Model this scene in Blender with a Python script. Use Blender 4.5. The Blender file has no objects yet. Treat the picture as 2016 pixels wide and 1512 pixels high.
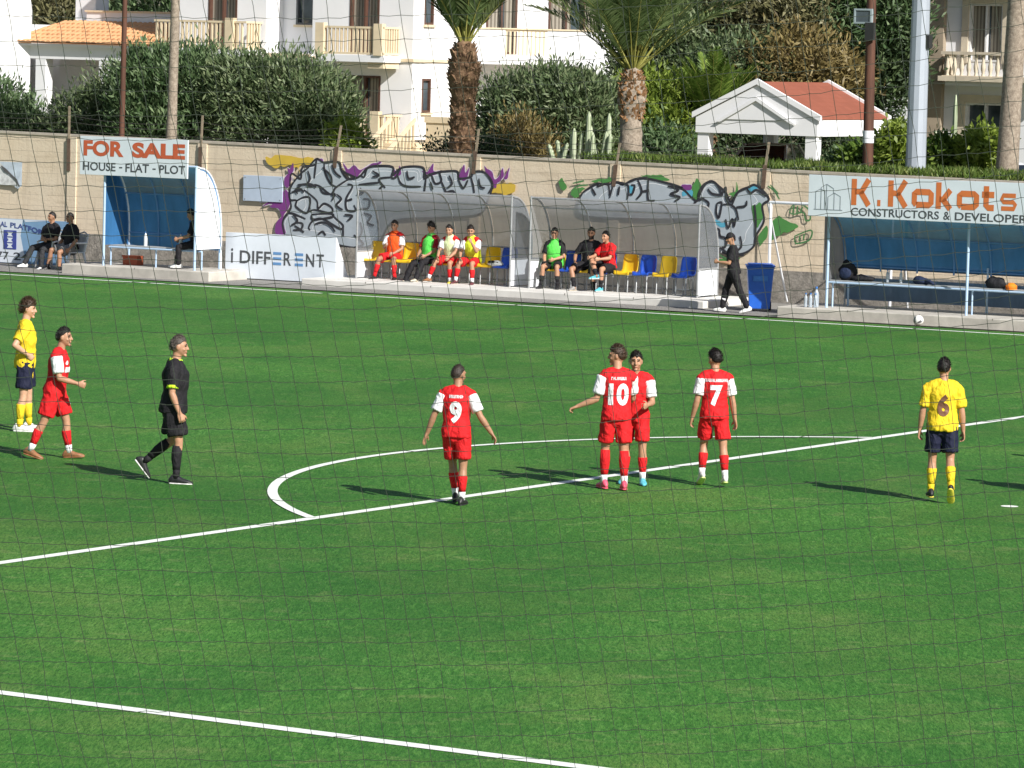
import bpy, math, random, bmesh
import numpy as np
from mathutils import Vector as Vec, Matrix, noise
from mathutils.bvhtree import BVHTree
R = math.radians
sc = bpy.context.scene
COL = sc.collection
random.seed(7); rng = np.random.default_rng(7)

# ---------------------------------------------------------------- camera
CAM = Vec((27.3747, -47.9567, 5.4651)); YAW, PIT, ROL, FPX = -0.54626, -0.0781965, 0.0263450, 8332.914
f = Vec((math.sin(YAW)*math.cos(PIT), math.cos(YAW)*math.cos(PIT), math.sin(PIT)))
r0 = Vec((math.cos(YAW), -math.sin(YAW), 0)); u0 = r0.cross(f)
rr = r0*math.cos(ROL)+u0*math.sin(ROL); uu = -r0*math.sin(ROL)+u0*math.cos(ROL)
cam = bpy.data.objects.new('camera', bpy.data.cameras.new('camera')); COL.objects.link(cam)
cam.matrix_world = Matrix(((rr.x, uu.x, -f.x, CAM.x), (rr.y, uu.y, -f.y, CAM.y), (rr.z, uu.z, -f.z, CAM.z), (0, 0, 0, 1)))
cam.data.sensor_width = 36; cam.data.lens = FPX/2016*36; cam.data.clip_start = 0.5; cam.data.clip_end = 2000
sc.camera = cam
sc.render.resolution_x, sc.render.resolution_y = 1024, 768
# ---------------------------------------------------------------- light
SUN_AZ, SUN_EL = R(-21.5), R(35.5)           # direction towards the sun, measured from +X
w = bpy.data.worlds.new('World'); sc.world = w; w.use_nodes = True
nt = w.node_tree; nt.nodes.clear()
sky = nt.nodes.new('ShaderNodeTexSky'); sky.sky_type = 'NISHITA'; sky.sun_disc = False
sky.sun_elevation = SUN_EL; sky.sun_rotation = math.pi/2-SUN_AZ; sky.air_density = 1.0; sky.dust_density = 1.2
bg = nt.nodes.new('ShaderNodeBackground'); bg.inputs[1].default_value = 0.06
out = nt.nodes.new('ShaderNodeOutputWorld')
nt.links.new(sky.outputs[0], bg.inputs[0]); nt.links.new(bg.outputs[0], out.inputs[0])
sl = bpy.data.lights.new('sun', 'SUN'); sl.energy = 4.7; sl.angle = R(0.5); sl.color = (1.0, 0.965, 0.91)
so = bpy.data.objects.new('sun', sl); COL.objects.link(so)
sd = Vec((math.cos(SUN_AZ)*math.cos(SUN_EL), math.sin(SUN_AZ)*math.cos(SUN_EL), math.sin(SUN_EL)))
so.rotation_euler = sd.to_track_quat('Z', 'Y').to_euler(); so.location = (20, -20, 40)
sc.view_settings.view_transform = 'Standard'; sc.view_settings.look = 'None'
sc.view_settings.exposure = 0.48; sc.view_settings.gamma = 1.0
sc.render.engine = 'CYCLES'
sc.cycles.max_bounces = 6; sc.cycles.transparent_max_bounces = 24

# ---------------------------------------------------------------- materials
def sock(n, k): return n.inputs[k]
class NT:
    def __init__(s, name):
        s.m = bpy.data.materials.new(name); s.m.use_nodes = True; s.t = s.m.node_tree
        s.b = s.t.nodes['Principled BSDF']; s.out = s.t.nodes['Material Output']
    def n(s, typ, **kw):
        nd = s.t.nodes.new('ShaderNode'+typ)
        for k, v in kw.items():
            if k.startswith('i_'): nd.inputs[k[2:].replace('_', ' ')].default_value = v
            else: setattr(nd, k, v)
        return nd
    def l(s, a, b): s.t.links.new(a, b)
    def coord(s): return s.n('TexCoord').outputs['Object']
    def noise(s, scale, detail=4, rough=.6, vec=None, dist=0):
        nd = s.n('TexNoise'); nd.inputs['Scale'].default_value = scale; nd.inputs['Detail'].default_value = detail
        nd.inputs['Roughness'].default_value = rough; nd.inputs['Distortion'].default_value = dist
        s.l(vec if vec is not None else s.coord(), nd.inputs['Vector']); return nd.outputs['Fac']
    def mapv(s, sc_, rot=(0, 0, 0)):
        m = s.n('Mapping'); m.inputs['Scale'].default_value = sc_; m.inputs['Rotation'].default_value = rot
        s.l(s.coord(), m.inputs['Vector']); return m.outputs[0]
    def ramp(s, fac, stops):
        nd = s.n('ValToRGB'); cr = nd.color_ramp
        while len(cr.elements) < len(stops): cr.elements.new(0.5)
        for e, (p, c) in zip(cr.elements, stops): e.position = p; e.color = (*c, 1)
        s.l(fac, nd.inputs[0]); return nd.outputs[0]
    def mix(s, fac, a, b, typ='MIX'):
        nd = s.n('Mix', data_type='RGBA', blend_type=typ)
        for i, x in ((0, fac), (6, a), (7, b)):
            if hasattr(x, 'node'): s.l(x, nd.inputs[i])
            elif i == 0: nd.inputs[0].default_value = x
            else: nd.inputs[i].default_value = (*x, 1)
        return nd.outputs[2]
    def color(s, c):
        if hasattr(c, 'node'): s.l(c, s.b.inputs['Base Color'])
        else: s.b.inputs['Base Color'].default_value = (*c, 1)
    def bump(s, h, strength=.3, dist=.01):
        nd = s.n('Bump'); nd.inputs['Strength'].default_value = strength; nd.inputs['Distance'].default_value = dist
        s.l(h, nd.inputs['Height']); s.l(nd.outputs[0], s.b.inputs['Normal'])
    def set(s, **kw):
        for k, v in kw.items(): s.b.inputs[k.replace('_', ' ')].default_value = v
        return s.m
def vary(c, k): return tuple(min(1, max(0, x*k)) for x in c)
def mat(name, c, rough=.7, var=.15, scale=6, bump=.0, bscale=40, bdist=.01, metal=0, spec=.4):
    m = NT(name); fac = m.noise(scale, 5)
    m.color(m.ramp(fac, [(.3, vary(c, 1-var)), (.7, vary(c, 1+var))]))
    if bump: m.bump(m.noise(bscale, 4), bump, bdist)
    return m.set(Roughness=rough, Metallic=metal, Specular_IOR_Level=spec)
def leafmat(name, c1, c2, c3, trans=.25):
    m = NT(name); a = m.n('Attribute', attribute_name='tint').outputs['Fac']
    col = m.ramp(a, [(0, c1), (.5, c2), (1, c3)]); m.color(col); m.set(Roughness=.5, Specular_IOR_Level=.35)
    t = m.n('BsdfTranslucent'); m.l(col, t.inputs[0]); mx = m.n('MixShader'); mx.inputs[0].default_value = trans
    m.l(m.b.outputs[0], mx.inputs[1]); m.l(t.outputs[0], mx.inputs[2]); m.l(mx.outputs[0], m.out.inputs[0])
    return m.m
def cloth(name, c, bs=13, amt=.9):
    m = NT(name); v = m.noise(9, 3); m.color(m.ramp(v, [(.3, vary(c, .9)), (.7, vary(c, 1.08))]))
    m.bump(m.noise(bs, 3, .55, m.mapv((1, 1, .55)), 1.2), amt, .03); return m.set(Roughness=.75, Specular_IOR_Level=.25)

# ---------------------------------------------------------------- mesh building
class MB:
    def __init__(s): s.v = []; s.f = []; s.mi = []; s.cur = 0
    def add(s, vs, fs):
        o = len(s.v); s.v += [tuple(p) for p in vs]; s.f += [tuple(i+o for i in q) for q in fs]; s.mi += [s.cur]*len(fs); return o
    def box(s, x0, x1, y0, y1, z0, z1):
        s.add([(x, y, z) for z in (z0, z1) for y in (y0, y1) for x in (x0, x1)],
              [(0, 2, 3, 1), (4, 5, 7, 6), (0, 1, 5, 4), (1, 3, 7, 5), (3, 2, 6, 7), (2, 0, 4, 6)])
    def prism(s, poly, d):                       # poly: 3-D points of one cap, d: extrusion vector
        n = len(poly); d = Vec(d); a = [Vec(p) for p in poly]
        s.add(a+[p+d for p in a], [tuple(range(n-1, -1, -1)), tuple(range(n, 2*n))]+[(i, (i+1) % n, n+(i+1) % n, n+i) for i in range(n)])
    def tube(s, pts, rad, n=12, ref=(1, 0, 0), caps=True, flat=False):
        pts = [Vec(p) for p in pts]; ref = Vec(ref); rad = [(q, q) if not hasattr(q, '__len__') else q for q in rad] if hasattr(rad, '__len__') else [(rad, rad)]*len(pts)
        rings = []
        T = []
        for i in range(len(pts)):
            t = (pts[min(i+1, len(pts)-1)]-pts[max(i-1, 0)]); T.append(t.normalized() if t.length > 1e-9 else Vec((0, 0, 1)))
        def ring(c, t, q):
            x = ref-t*ref.dot(t)
            if x.length < .15: x = Vec((0, 1, 0))-t*t.y if abs(t.y) < .9 else Vec((0, 0, 1))-t*t.z
            x.normalize(); y = t.cross(x)
            return [c+x*q[0]*math.cos(2*math.pi*k/n)+y*q[1]*math.sin(2*math.pi*k/n) for k in range(n)]
        if caps and not flat:
            m = min(rad[0]); rings.append(ring(pts[0]-T[0]*m*.85, T[0], (rad[0][0]*.5, rad[0][1]*.5)))
            rings.append(ring(pts[0]-T[0]*m*.5, T[0], (rad[0][0]*.86, rad[0][1]*.86)))
        for p, t, q in zip(pts, T, rad): rings.append(ring(p, t, q))
        if caps and not flat:
            m = min(rad[-1]); rings.append(ring(pts[-1]+T[-1]*m*.5, T[-1], (rad[-1][0]*.86, rad[-1][1]*.86)))
            rings.append(ring(pts[-1]+T[-1]*m*.85, T[-1], (rad[-1][0]*.5, rad[-1][1]*.5)))
        vs = [p for q in rings for p in q]; fs = []
        for i in range(len(rings)-1):
            for k in range(n): a = i*n+k; b_ = i*n+(k+1) % n; fs.append((a, b_, b_+n, a+n))
        if caps: fs.append(tuple(range(n-1, -1, -1))); fs.append(tuple(range(len(vs)-n, len(vs))))
        return s.add(vs, fs)
    def ell(s, c, r, M=None, nu=20, nv=14):
        vs = []; fs = []; c = Vec(c)
        for j in range(nv+1):
            th = math.pi*j/nv
            for i in range(nu):
                ph = 2*math.pi*i/nu; p = Vec((r[0]*math.sin(th)*math.cos(ph), r[1]*math.sin(th)*math.sin(ph), r[2]*math.cos(th)))
                if M: p = M @ p
                vs.append(c+p)
        for j in range(nv):
            for i in range(nu): a = j*nu+i; b_ = j*nu+(i+1) % nu; fs.append((a, a+nu, b_+nu, b_))
        return s.add(vs, fs)
    def stroke(s, pts, wd, to3, closed=False):   # flat thick polyline in a plane
        P = [Vec((p[0], p[1])) for p in pts]; n = len(P); L = []; Rr = []
        for i in range(n):
            a = P[i-1] if i or closed else P[i]; b_ = P[(i+1) % n] if i < n-1 or closed else P[i]
            t = (b_-a).normalized() if (b_-a).length > 1e-9 else Vec((1, 0)); nn = Vec((-t.y, t.x)); ww = wd[i] if hasattr(wd, '__len__') else wd
            L.append(to3(P[i]+nn*ww/2)); Rr.append(to3(P[i]-nn*ww/2))
        m = n if closed else n-1
        s.add(L+Rr, [(n+i, n+(i+1) % n, (i+1) % n, i) for i in range(m)])
    def mesh(s, name):
        me = bpy.data.meshes.new(name); me.from_pydata([tuple(p) for p in s.v], [], s.f); me.update(); return me
    def build(s, name, mats, parent=None, smooth=False, bevel=0, sharp=None):
        me = s.mesh(name)
        ms = mats if isinstance(mats, (list, tuple)) else [mats]
        for m in ms: me.materials.append(m)
        if len(ms) > 1: me.polygons.foreach_set('material_index', s.mi)
        if smooth:
            me.polygons.foreach_set('use_smooth', [True]*len(me.polygons))
            if sharp: me.set_sharp_from_angle(angle=R(sharp))
        o = bpy.data.objects.new(name, me); COL.objects.link(o)
        if parent: o.parent = parent
        if bevel:
            b = o.modifiers.new('bevel', 'BEVEL'); b.width = bevel; b.segments = 2; b.limit_method = 'ANGLE'
        return o
def tag(o, label=None, cat=None, group=None, kind=None):
    for k, v in (('label', label), ('category', cat), ('group', group), ('kind', kind)):
        if v: o[k] = v
    return o
A0 = R(2.193); O = Vec((-20, 30.45, 0))      # the far side of the pitch: u along the far touchline, v away from it
def far(u, v, z=0): return Vec((O.x+u*math.cos(A0)-v*math.sin(A0), O.y+u*math.sin(A0)+v*math.cos(A0), z))  # scene positions, here and on the pitch, were unprojected offline from image pixels
def empty(name, label, cat, loc, rz=0, group=None):
    o = bpy.data.objects.new(name, None); COL.objects.link(o); o.location = loc; o.rotation_euler = (0, 0, rz); o.empty_display_size = .2
    return tag(o, label, cat, group)
def root(name, label, cat, u, v, z=0, rz=0, group=None): return empty(name, label, cat, far(u, v, z), A0+rz, group)
def place(o, u, v, z=0, rz=0): o.location = far(u, v, z); o.rotation_euler = (0, 0, A0+rz); return o
def copy_tree(o, parent=None):
    c = o.copy(); COL.objects.link(c); c.parent = parent
    for ch in [x for x in bpy.data.objects if x.parent == o]: copy_tree(ch, c)
    return c
def catmull(pts, k=5, closed=False):
    n = len(pts); o = []
    g = lambda i: pts[i % n] if closed else pts[max(0, min(n-1, i))]
    for i in range(n if closed else n-1):
        p0, p1, p2, p3 = (np.array(g(i+j), float) for j in (-1, 0, 1, 2))
        for t in np.arange(k)/k: o.append(tuple(.5*(2*p1+(p2-p0)*t+(2*p0-5*p1+4*p2-p3)*t*t+(3*p1-p0-3*p2+p3)*t**3)))
    if not closed: o.append(tuple(pts[-1]))
    return o
TMPC = bpy.data.collections.new('temporary'); COL.children.link(TMPC)
def text_flat(body, size, bold=0, sx=1, align='LEFT', sub=0, space=1.0):
    c = bpy.data.curves.new('t', 'FONT'); c.body = body; c.size = size; c.offset = bold; c.align_x = align; c.space_character = space; c.resolution_u = 4
    o = bpy.data.objects.new('t', c); TMPC.objects.link(o); bpy.context.view_layer.update()
    me = bpy.data.meshes.new_from_object(o.evaluated_get(bpy.context.evaluated_depsgraph_get()))
    bm = bmesh.new(); bm.from_mesh(me); bmesh.ops.triangulate(bm, faces=bm.faces[:])
    if sub:
        for _ in range(4):
            e = [e for e in bm.edges if e.calc_length() > sub]
            if not e: break
            bmesh.ops.subdivide_edges(bm, edges=e, cuts=1); bmesh.ops.triangulate(bm, faces=[q for q in bm.faces if len(q.verts) > 3])
    vs = [(v.co.x*sx, v.co.y) for v in bm.verts]; bm.verts.index_update(); fs = [tuple(v.index for v in q.verts) for q in bm.faces]
    bm.free(); bpy.data.objects.remove(o); bpy.data.meshes.remove(me); bpy.data.curves.remove(c)
    return vs, fs
def text_fit(body, x0, z0, width, height, y, bold=0, space=1.0):   # a flat line of lettering facing -y, as verts/faces
    vs, fs = text_flat(body, 1, bold, space=space); xs = [p[0] for p in vs]; ys = [p[1] for p in vs]
    kx = width/(max(xs)-min(xs)); kz = height/(max(ys)-min(ys))
    return [(x0+(p[0]-min(xs))*kx, y, z0+(p[1]-min(ys))*kz) for p in vs], fs
def remesh(mb, voxel, smooth=4, fac=.5):
    me = mb.mesh('raw'); o = bpy.data.objects.new('raw', me); TMPC.objects.link(o)
    m = o.modifiers.new('r', 'REMESH'); m.mode = 'VOXEL'; m.voxel_size = voxel
    if smooth: s_ = o.modifiers.new('s', 'SMOOTH'); s_.factor = fac; s_.iterations = smooth
    bpy.context.view_layer.update()
    r = bpy.data.meshes.new_from_object(o.evaluated_get(bpy.context.evaluated_depsgraph_get()))
    bpy.data.objects.remove(o); bpy.data.meshes.remove(me)
    r.polygons.foreach_set('use_smooth', [True]*len(r.polygons)); return r
def coords(me): a = np.empty(len(me.vertices)*3); me.vertices.foreach_get('co', a); return a.reshape(-1, 3)
def setco(me, a): me.vertices.foreach_set('co', a.ravel()); me.update()
def leaves_mesh(name, P, D, N, L, Wd, tint, mats):       # one mesh of many leaves: centre, direction, normal, length, width
    n = len(P); D = D/np.linalg.norm(D, axis=1, keepdims=True); S = np.cross(D, N); S /= np.linalg.norm(S, axis=1, keepdims=True)+1e-9
    L = L[:, None]; Wd = Wd[:, None]; up = np.cross(S, D)
    q = np.stack([P-D*L*.5, P+S*Wd*.5-up*Wd*.12, P+D*L*.5-up*L*.1, P-S*Wd*.5-up*Wd*.12], 1).reshape(-1, 3)
    me = bpy.data.meshes.new(name); me.vertices.add(4*n); me.vertices.foreach_set('co', q.ravel())
    me.loops.add(4*n); me.loops.foreach_set('vertex_index', np.arange(4*n)); me.polygons.add(n)
    me.polygons.foreach_set('loop_start', np.arange(n)*4); me.polygons.foreach_set('loop_total', np.full(n, 4)); me.update(calc_edges=True)
    at = me.attributes.new('tint', 'FLOAT', 'FACE'); at.data.foreach_set('value', tint.astype(np.float32))
    for m in mats if isinstance(mats, (list, tuple)) else [mats]: me.materials.append(m)
    return me
def foliage(name, ells, n, ln, wd, m, parent, seed=1, up=.5, clump=10, spread=.18, shell=.55, core=True):
    """leaf sprays spread through a few ellipsoids (cx, cy, cz, rx, ry, rz) in the parent's space"""
    g = np.random.default_rng(seed); vol = np.array([e[3]*e[4]*e[5] for e in ells])**.67; idx = g.choice(len(ells), n//clump, p=vol/vol.sum())
    E = np.array(ells)[idx]; d = g.normal(size=(len(idx), 3)); d /= np.linalg.norm(d, axis=1, keepdims=True)
    rad = shell+(1.04-shell)*g.random((len(idx), 1))**.6; rad *= np.where(g.random((len(idx), 1)) < .13, 1.05+.16*g.random((len(idx), 1)), 1)
    C = E[:, :3]+E[:, 3:]*d*rad
    ct = g.random(len(idx))
    P = np.repeat(C, clump, 0); dd = np.repeat(d, clump, 0); k = len(P)
    off = g.normal(size=(k, 3))*spread; P = P+off
    D = dd*.7+np.array([0, 0, up])+g.normal(size=(k, 3))*.45
    N = dd+np.array([0, 0, .3])+g.normal(size=(k, 3))*.5
    t = np.clip(np.repeat(ct, clump)*.7+.3*g.random(k), 0, 1)
    me = leaves_mesh(name, P, D, N, ln*(.6+.8*g.random(k)), wd*(.6+.8*g.random(k)), t, m)
    o = bpy.data.objects.new(name, me); COL.objects.link(o); o.parent = parent; return o

# ---------------------------------------------------------------- the setting
def turf_material():
    m = NT('turf')
    r1 = m.n('Mapping'); r1.inputs['Rotation'].default_value = (0, 0, R(-31)); m.l(m.coord(), r1.inputs['Vector'])
    def vec(x, y):
        q = m.n('Mapping'); q.inputs['Scale'].default_value = (x, y, 1); m.l(r1.outputs[0], q.inputs['Vector']); return q.outputs[0]
    big = m.noise(.16, 5, .62); mid = m.noise(1, 5, .65, vec(1.3, .5), .8); streak = m.noise(1, 4, .65, vec(1.6, 2.4), .8)
    fib = m.noise(1, 5, .75, vec(15, 2.6), .9); fine = m.noise(1, 3, .8, vec(40, 7), .5)
    base = m.ramp(fib, [(.28, (.026, .115, .012)), (.5, (.058, .200, .026)), (.70, (.140, .330, .062))])
    dark = m.mix(m.ramp(big, [(.36, (0, 0, 0)), (.62, (1, 1, 1))]), m.mix(.36, base, (.016, .10, .006)), base)
    col = m.mix(m.ramp(m.noise(1, 6, .7, vec(.45, .3), 1), [(.47, (0, 0, 0)), (.74, (.65, .65, .65))]), dark, (.165, .245, .055))
    col = m.mix(m.ramp(mid, [(.35, (0, 0, 0)), (.7, (.5, .5, .5))]), col, m.mix(.5, col, (.085, .22, .022)))
    col = m.mix(m.ramp(streak, [(.57, (0, 0, 0)), (.74, (.65, .65, .65))]), col, (.23, .28, .10))
    col = m.mix(m.ramp(m.noise(1, 2, .6, vec(26, 9), 1.5), [(.66, (0, 0, 0)), (.74, (.7, .7, .7))]), col, (.26, .33, .12))
    col = m.mix(m.ramp(m.noise(1, 3, .6, vec(.22, .16), .6), [(.38, (.85, .85, .85)), (.58, (0, 0, 0))]), col, m.mix(.45, col, (.010, .085, .008)))
    col = m.mix(m.ramp(fine, [(.36, (.75, .75, .75)), (.56, (0, 0, 0))]), col, (.012, .075, .006))
    m.color(col)
    a = m.n('Math', operation='MULTIPLY_ADD'); m.l(fib, a.inputs[0]); a.inputs[1].default_value = 1.2; m.l(fine, a.inputs[2])
    m.bump(a.outputs[0], .5, .02); return m.set(Roughness=.75, Specular_IOR_Level=.25)
TURF = turf_material()
PAINT = NT('line_paint'); PAINT.color(PAINT.ramp(PAINT.noise(18, 4, .7), [(.28, (.50, .60, .46)), (.5, (.82, .84, .80))])); PAINT = PAINT.set(Roughness=.85)
CONC = mat('concrete', (.50, .47, .42), .9, .2, 2.2, .25, 30)
CONC2 = mat('pale_concrete', (.66, .64, .60), .9, .12, 1.6, .2, 30)
gm = NT('gravel'); gm.color(gm.mix(gm.noise(.9, 4), gm.ramp(gm.noise(26, 4, .8), [(.32, (.09, .085, .08)), (.62, (.36, .345, .32))]), (.24, .23, .21))); gm.bump(gm.noise(22, 4, .8), .7, .04); GRAVEL = gm.set(Roughness=.95)
SOIL = mat('soil', (.16, .125, .085), .95, .3, .8, .4, 8)
def sheet(name, pts, z, m, kind='structure'):
    b = MB(); b.add([(p[0], p[1], z) for p in pts], [tuple(range(len(pts)))]); o = b.build(name, m); o['kind'] = kind; return o
sheet('ground', [(-900, -500), (900, -500), (900, 1300), (-900, 1300)], -.03, SOIL)
e0, e1 = far(-80, 1.15), far(60, 1.15)
sheet('football_pitch', [(-100, -45), (19.5, -45), (60, -45), (60, e1.y), (-100, e0.y)], 0, TURF)
sheet('gravel', [far(-80, 1.15), far(60, 1.15), far(60, 6.2), far(-80, 6.2)], -.004, GRAVEL)
def to_ground(p): return Vec((p[0], p[1], .005))
def line(pts, wd=.12, closed=False):
    b = MB(); b.stroke(pts, wd, to_ground, closed); o = b.build('pitch_line', PAINT); o['kind'] = 'structure'; return o
line([(0, -20.16+.02), (0, 20.16)], .155)
line([(-.06, -20.1), (16.5, -20.1)], .17)
line([(16.5, -30), (16.5, 31)])
line([(-.06, 20.1), (16.5, 20.1)])
th = math.acos(5.5/9.15)
arc = [(5.5+9.15*math.cos(a), 9.15*math.sin(a)) for a in np.linspace(math.pi-th+.005, math.pi+th-.005, 60)]
b = MB(); b.stroke(arc, .125, lambda p: Vec((p[0], p[1], .009))); b.build('pitch_line', PAINT)['kind'] = 'structure'
line([tuple(far(-60, 0)[:2]), tuple(far(-5.2, 0)[:2])], .15); line([tuple(far(-4.95, -.06)[:2]), tuple(far(36, -.06)[:2])], .15)
b = MB(); b.add([(5.5+.11*math.cos(a), .11*math.sin(a), .005) for a in np.linspace(0, 2*math.pi, 21)[:-1]], [tuple(range(20))]); b.build('penalty_spot', PAINT)['kind'] = 'structure'

# the garden level behind the wall
def wall_top(u): return 3.04-.0085*(u+7)
def garden_z(u, v):
    t = min(1, max(0, (v-8.5)/5)); left = 1/(1+math.exp((u+14)/1.5)); low = 2.15*left+1.5*(1-left)
    bank = wall_top(u)-.14+(.0 if u < -2.6 else .13)
    if v > 40: low += (v-40)*.012
    return bank*(1-t)+low*t+.05*noise.noise(Vec((u*.6, v*.6, 0)))
us = np.concatenate([np.arange(-120, -30, 6), np.arange(-30, 14, .7), np.arange(14, 90, 6)]); vs_ = np.concatenate([np.arange(6.42, 16, .6), np.arange(16, 60, 3), np.arange(60, 260, 20)])
b = MB(); b.add([far(u, v, garden_z(u, v)) for v in vs_ for u in us], [(j*len(us)+i, j*len(us)+i+1, (j+1)*len(us)+i+1, (j+1)*len(us)+i) for j in range(len(vs_)-1) for i in range(len(us)-1)])
SOILG = NT('garden_soil'); SOILG.color(SOILG.mix(SOILG.ramp(SOILG.noise(.7, 5), [(.4, (0, 0, 0)), (.6, (1, 1, 1))]), (.17, .13, .085), (.06, .12, .03))); SOILG.bump(SOILG.noise(9, 4), .5, .05)
b.build('garden_terrain', SOILG.set(Roughness=.95), smooth=True)['kind'] = 'structure'
# grass tufts on the bank behind the wall
LAWN = leafmat('lawn_blades', (.05, .085, .014), (.10, .165, .028), (.24, .27, .08), .3)
n = 15000; gu = rng.uniform(-2.4, 13, n); gv = rng.uniform(6.5, 9.2, n); P = np.array([far(a, c, garden_z(a, c)+.06+.1*random.random()+max(0, .12*noise.noise(Vec((a*1.2, c, 3))))) for a, c in zip(gu, gv)])
D = np.stack([rng.normal(size=n)*.45, rng.normal(size=n)*.45, np.ones(n)], 1); N = rng.normal(size=(n, 3)); N[:, 1] -= 1
tintg = np.array([.5+.5*noise.noise(Vec((a*.8, c*.8, 9))) for a, c in zip(gu, gv)])
keep = np.array([noise.noise(Vec((a*1.7, c*1.3, 5)))+.35*random.random() > -.12 for a, c in zip(gu, gv)]); P, D, N, tintg = P[keep], D[keep], N[keep], tintg[keep]; n = len(P)
o = bpy.data.objects.new('grass', leaves_mesh('grass', P, D, N, rng.uniform(.10, .28, n), rng.uniform(.02, .045, n), np.clip(tintg+rng.normal(size=n)*.2, 0, 1), LAWN)); COL.objects.link(o)
tag(o, 'strip of green grass growing along the top of the beige wall', 'grass', kind='stuff')

# ---------------------------------------------------------------- boundary wall with graffiti
W0, W1, WV = -40, 18, 6.1
wm = NT('rendered_wall'); vco = wm.mapv((1, 1, 1))
br = wm.n('TexBrick'); br.inputs['Scale'].default_value = 1; br.inputs['Brick Width'].default_value = 2.6; br.inputs['Row Height'].default_value = .27; br.inputs['Mortar Size'].default_value = .008; br.inputs['Mortar Smooth'].default_value = .6
sx = wm.n('SeparateXYZ'); cx_ = wm.n('CombineXYZ'); wm.l(wm.coord(), sx.inputs[0]); wm.l(sx.outputs[0], cx_.inputs[0]); wm.l(sx.outputs[2], cx_.inputs[1]); wm.l(cx_.outputs[0], br.inputs['Vector'])
br.inputs['Color1'].default_value = (.70, .58, .43, 1); br.inputs['Color2'].default_value = (.64, .53, .39, 1); br.inputs['Mortar'].default_value = (.36, .29, .21, 1)
c = wm.mix(wm.ramp(wm.noise(1.1, 6, .7), [(.35, (0, 0, 0)), (.7, (.65, .65, .65))]), br.outputs[0], (.74, .64, .50))
c = wm.mix(wm.ramp(wm.noise(1, 5, .75, wm.mapv((.5, 1, 4))), [(.55, (0, 0, 0)), (.72, (.6, .6, .6))]), c, (.42, .33, .23))
c = wm.mix(wm.ramp(wm.noise(1, 4, .7, wm.mapv((5, 1, .35))), [(.54, (0, 0, 0)), (.74, (.5, .5, .5))]), c, (.36, .28, .20))
c = wm.mix(wm.ramp(wm.noise(14, 4, .8), [(.60, (0, 0, 0)), (.70, (.5, .5, .5))]), c, (.38, .31, .23))
wm.color(c); wm.bump(wm.noise(18, 5, .7), .35, .03); WALLM = wm.set(Roughness=.9, Specular_IOR_Level=.2)
wall = root('boundary_wall', 'long beige rendered boundary wall with silver graffiti behind the dugouts', 'wall', 0, 0, 0)
b = MB(); xs = list(np.arange(W0, W1+.1, 1.45))
for i in range(len(xs)-1):
    a, c_ = xs[i], xs[i+1]; za, zc = wall_top(a), wall_top(c_); z0 = .72
    j0, j1 = .012*math.sin(a*7.1), .012*math.sin(c_*7.1)
    b.add([(a, WV, z0), (c_, WV, z0), (c_, WV, zc+j1), (a, WV, za+j0), (a, WV+.28, z0), (c_, WV+.28, z0), (c_, WV+.28, zc+j1), (a, WV+.28, za+j0)], [(0, 1, 2, 3), (3, 2, 6, 7), (5, 4, 7, 6)])
b.build('wall_face', WALLM, wall)
FOOTM = NT('rough_footing'); FOOTM.color(FOOTM.ramp(FOOTM.noise(5, 7, .8), [(.3, (.13, .12, .105)), (.6, (.34, .31, .27)), (.8, (.44, .40, .35))])); FOOTM.bump(FOOTM.noise(9, 6, .8), .8, .06); FOOTM = FOOTM.set(Roughness=.95)
b = MB(); b.box(W0, W1, WV-.06, WV+.3, -.1, .72); b.build('footing', FOOTM, wall)
CAPM = mat('wall_cap', (.44, .39, .32), .9, .2, 3)
b = MB()
for i in range(len(xs)-1):
    za, zc = wall_top(xs[i]), wall_top(xs[i+1])
    b.prism([(xs[i], WV-.025, za-.02), (xs[i], WV-.025, za+.035), (xs[i], WV+.3, za+.035), (xs[i], WV+.3, za-.02)], (xs[i+1]-xs[i]-.012, 0, zc-za))
b.build('coping', CAPM, wall)
b = MB()
for u in (-16.3, -12.45, -8.62, -4.8, -1.1, 2.72, 6.4, 10.2): b.box(u-.13, u+.13, WV-.035, WV+.02, .72, wall_top(u)-.03)
b.build('pilaster', WALLM, wall)
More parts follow.
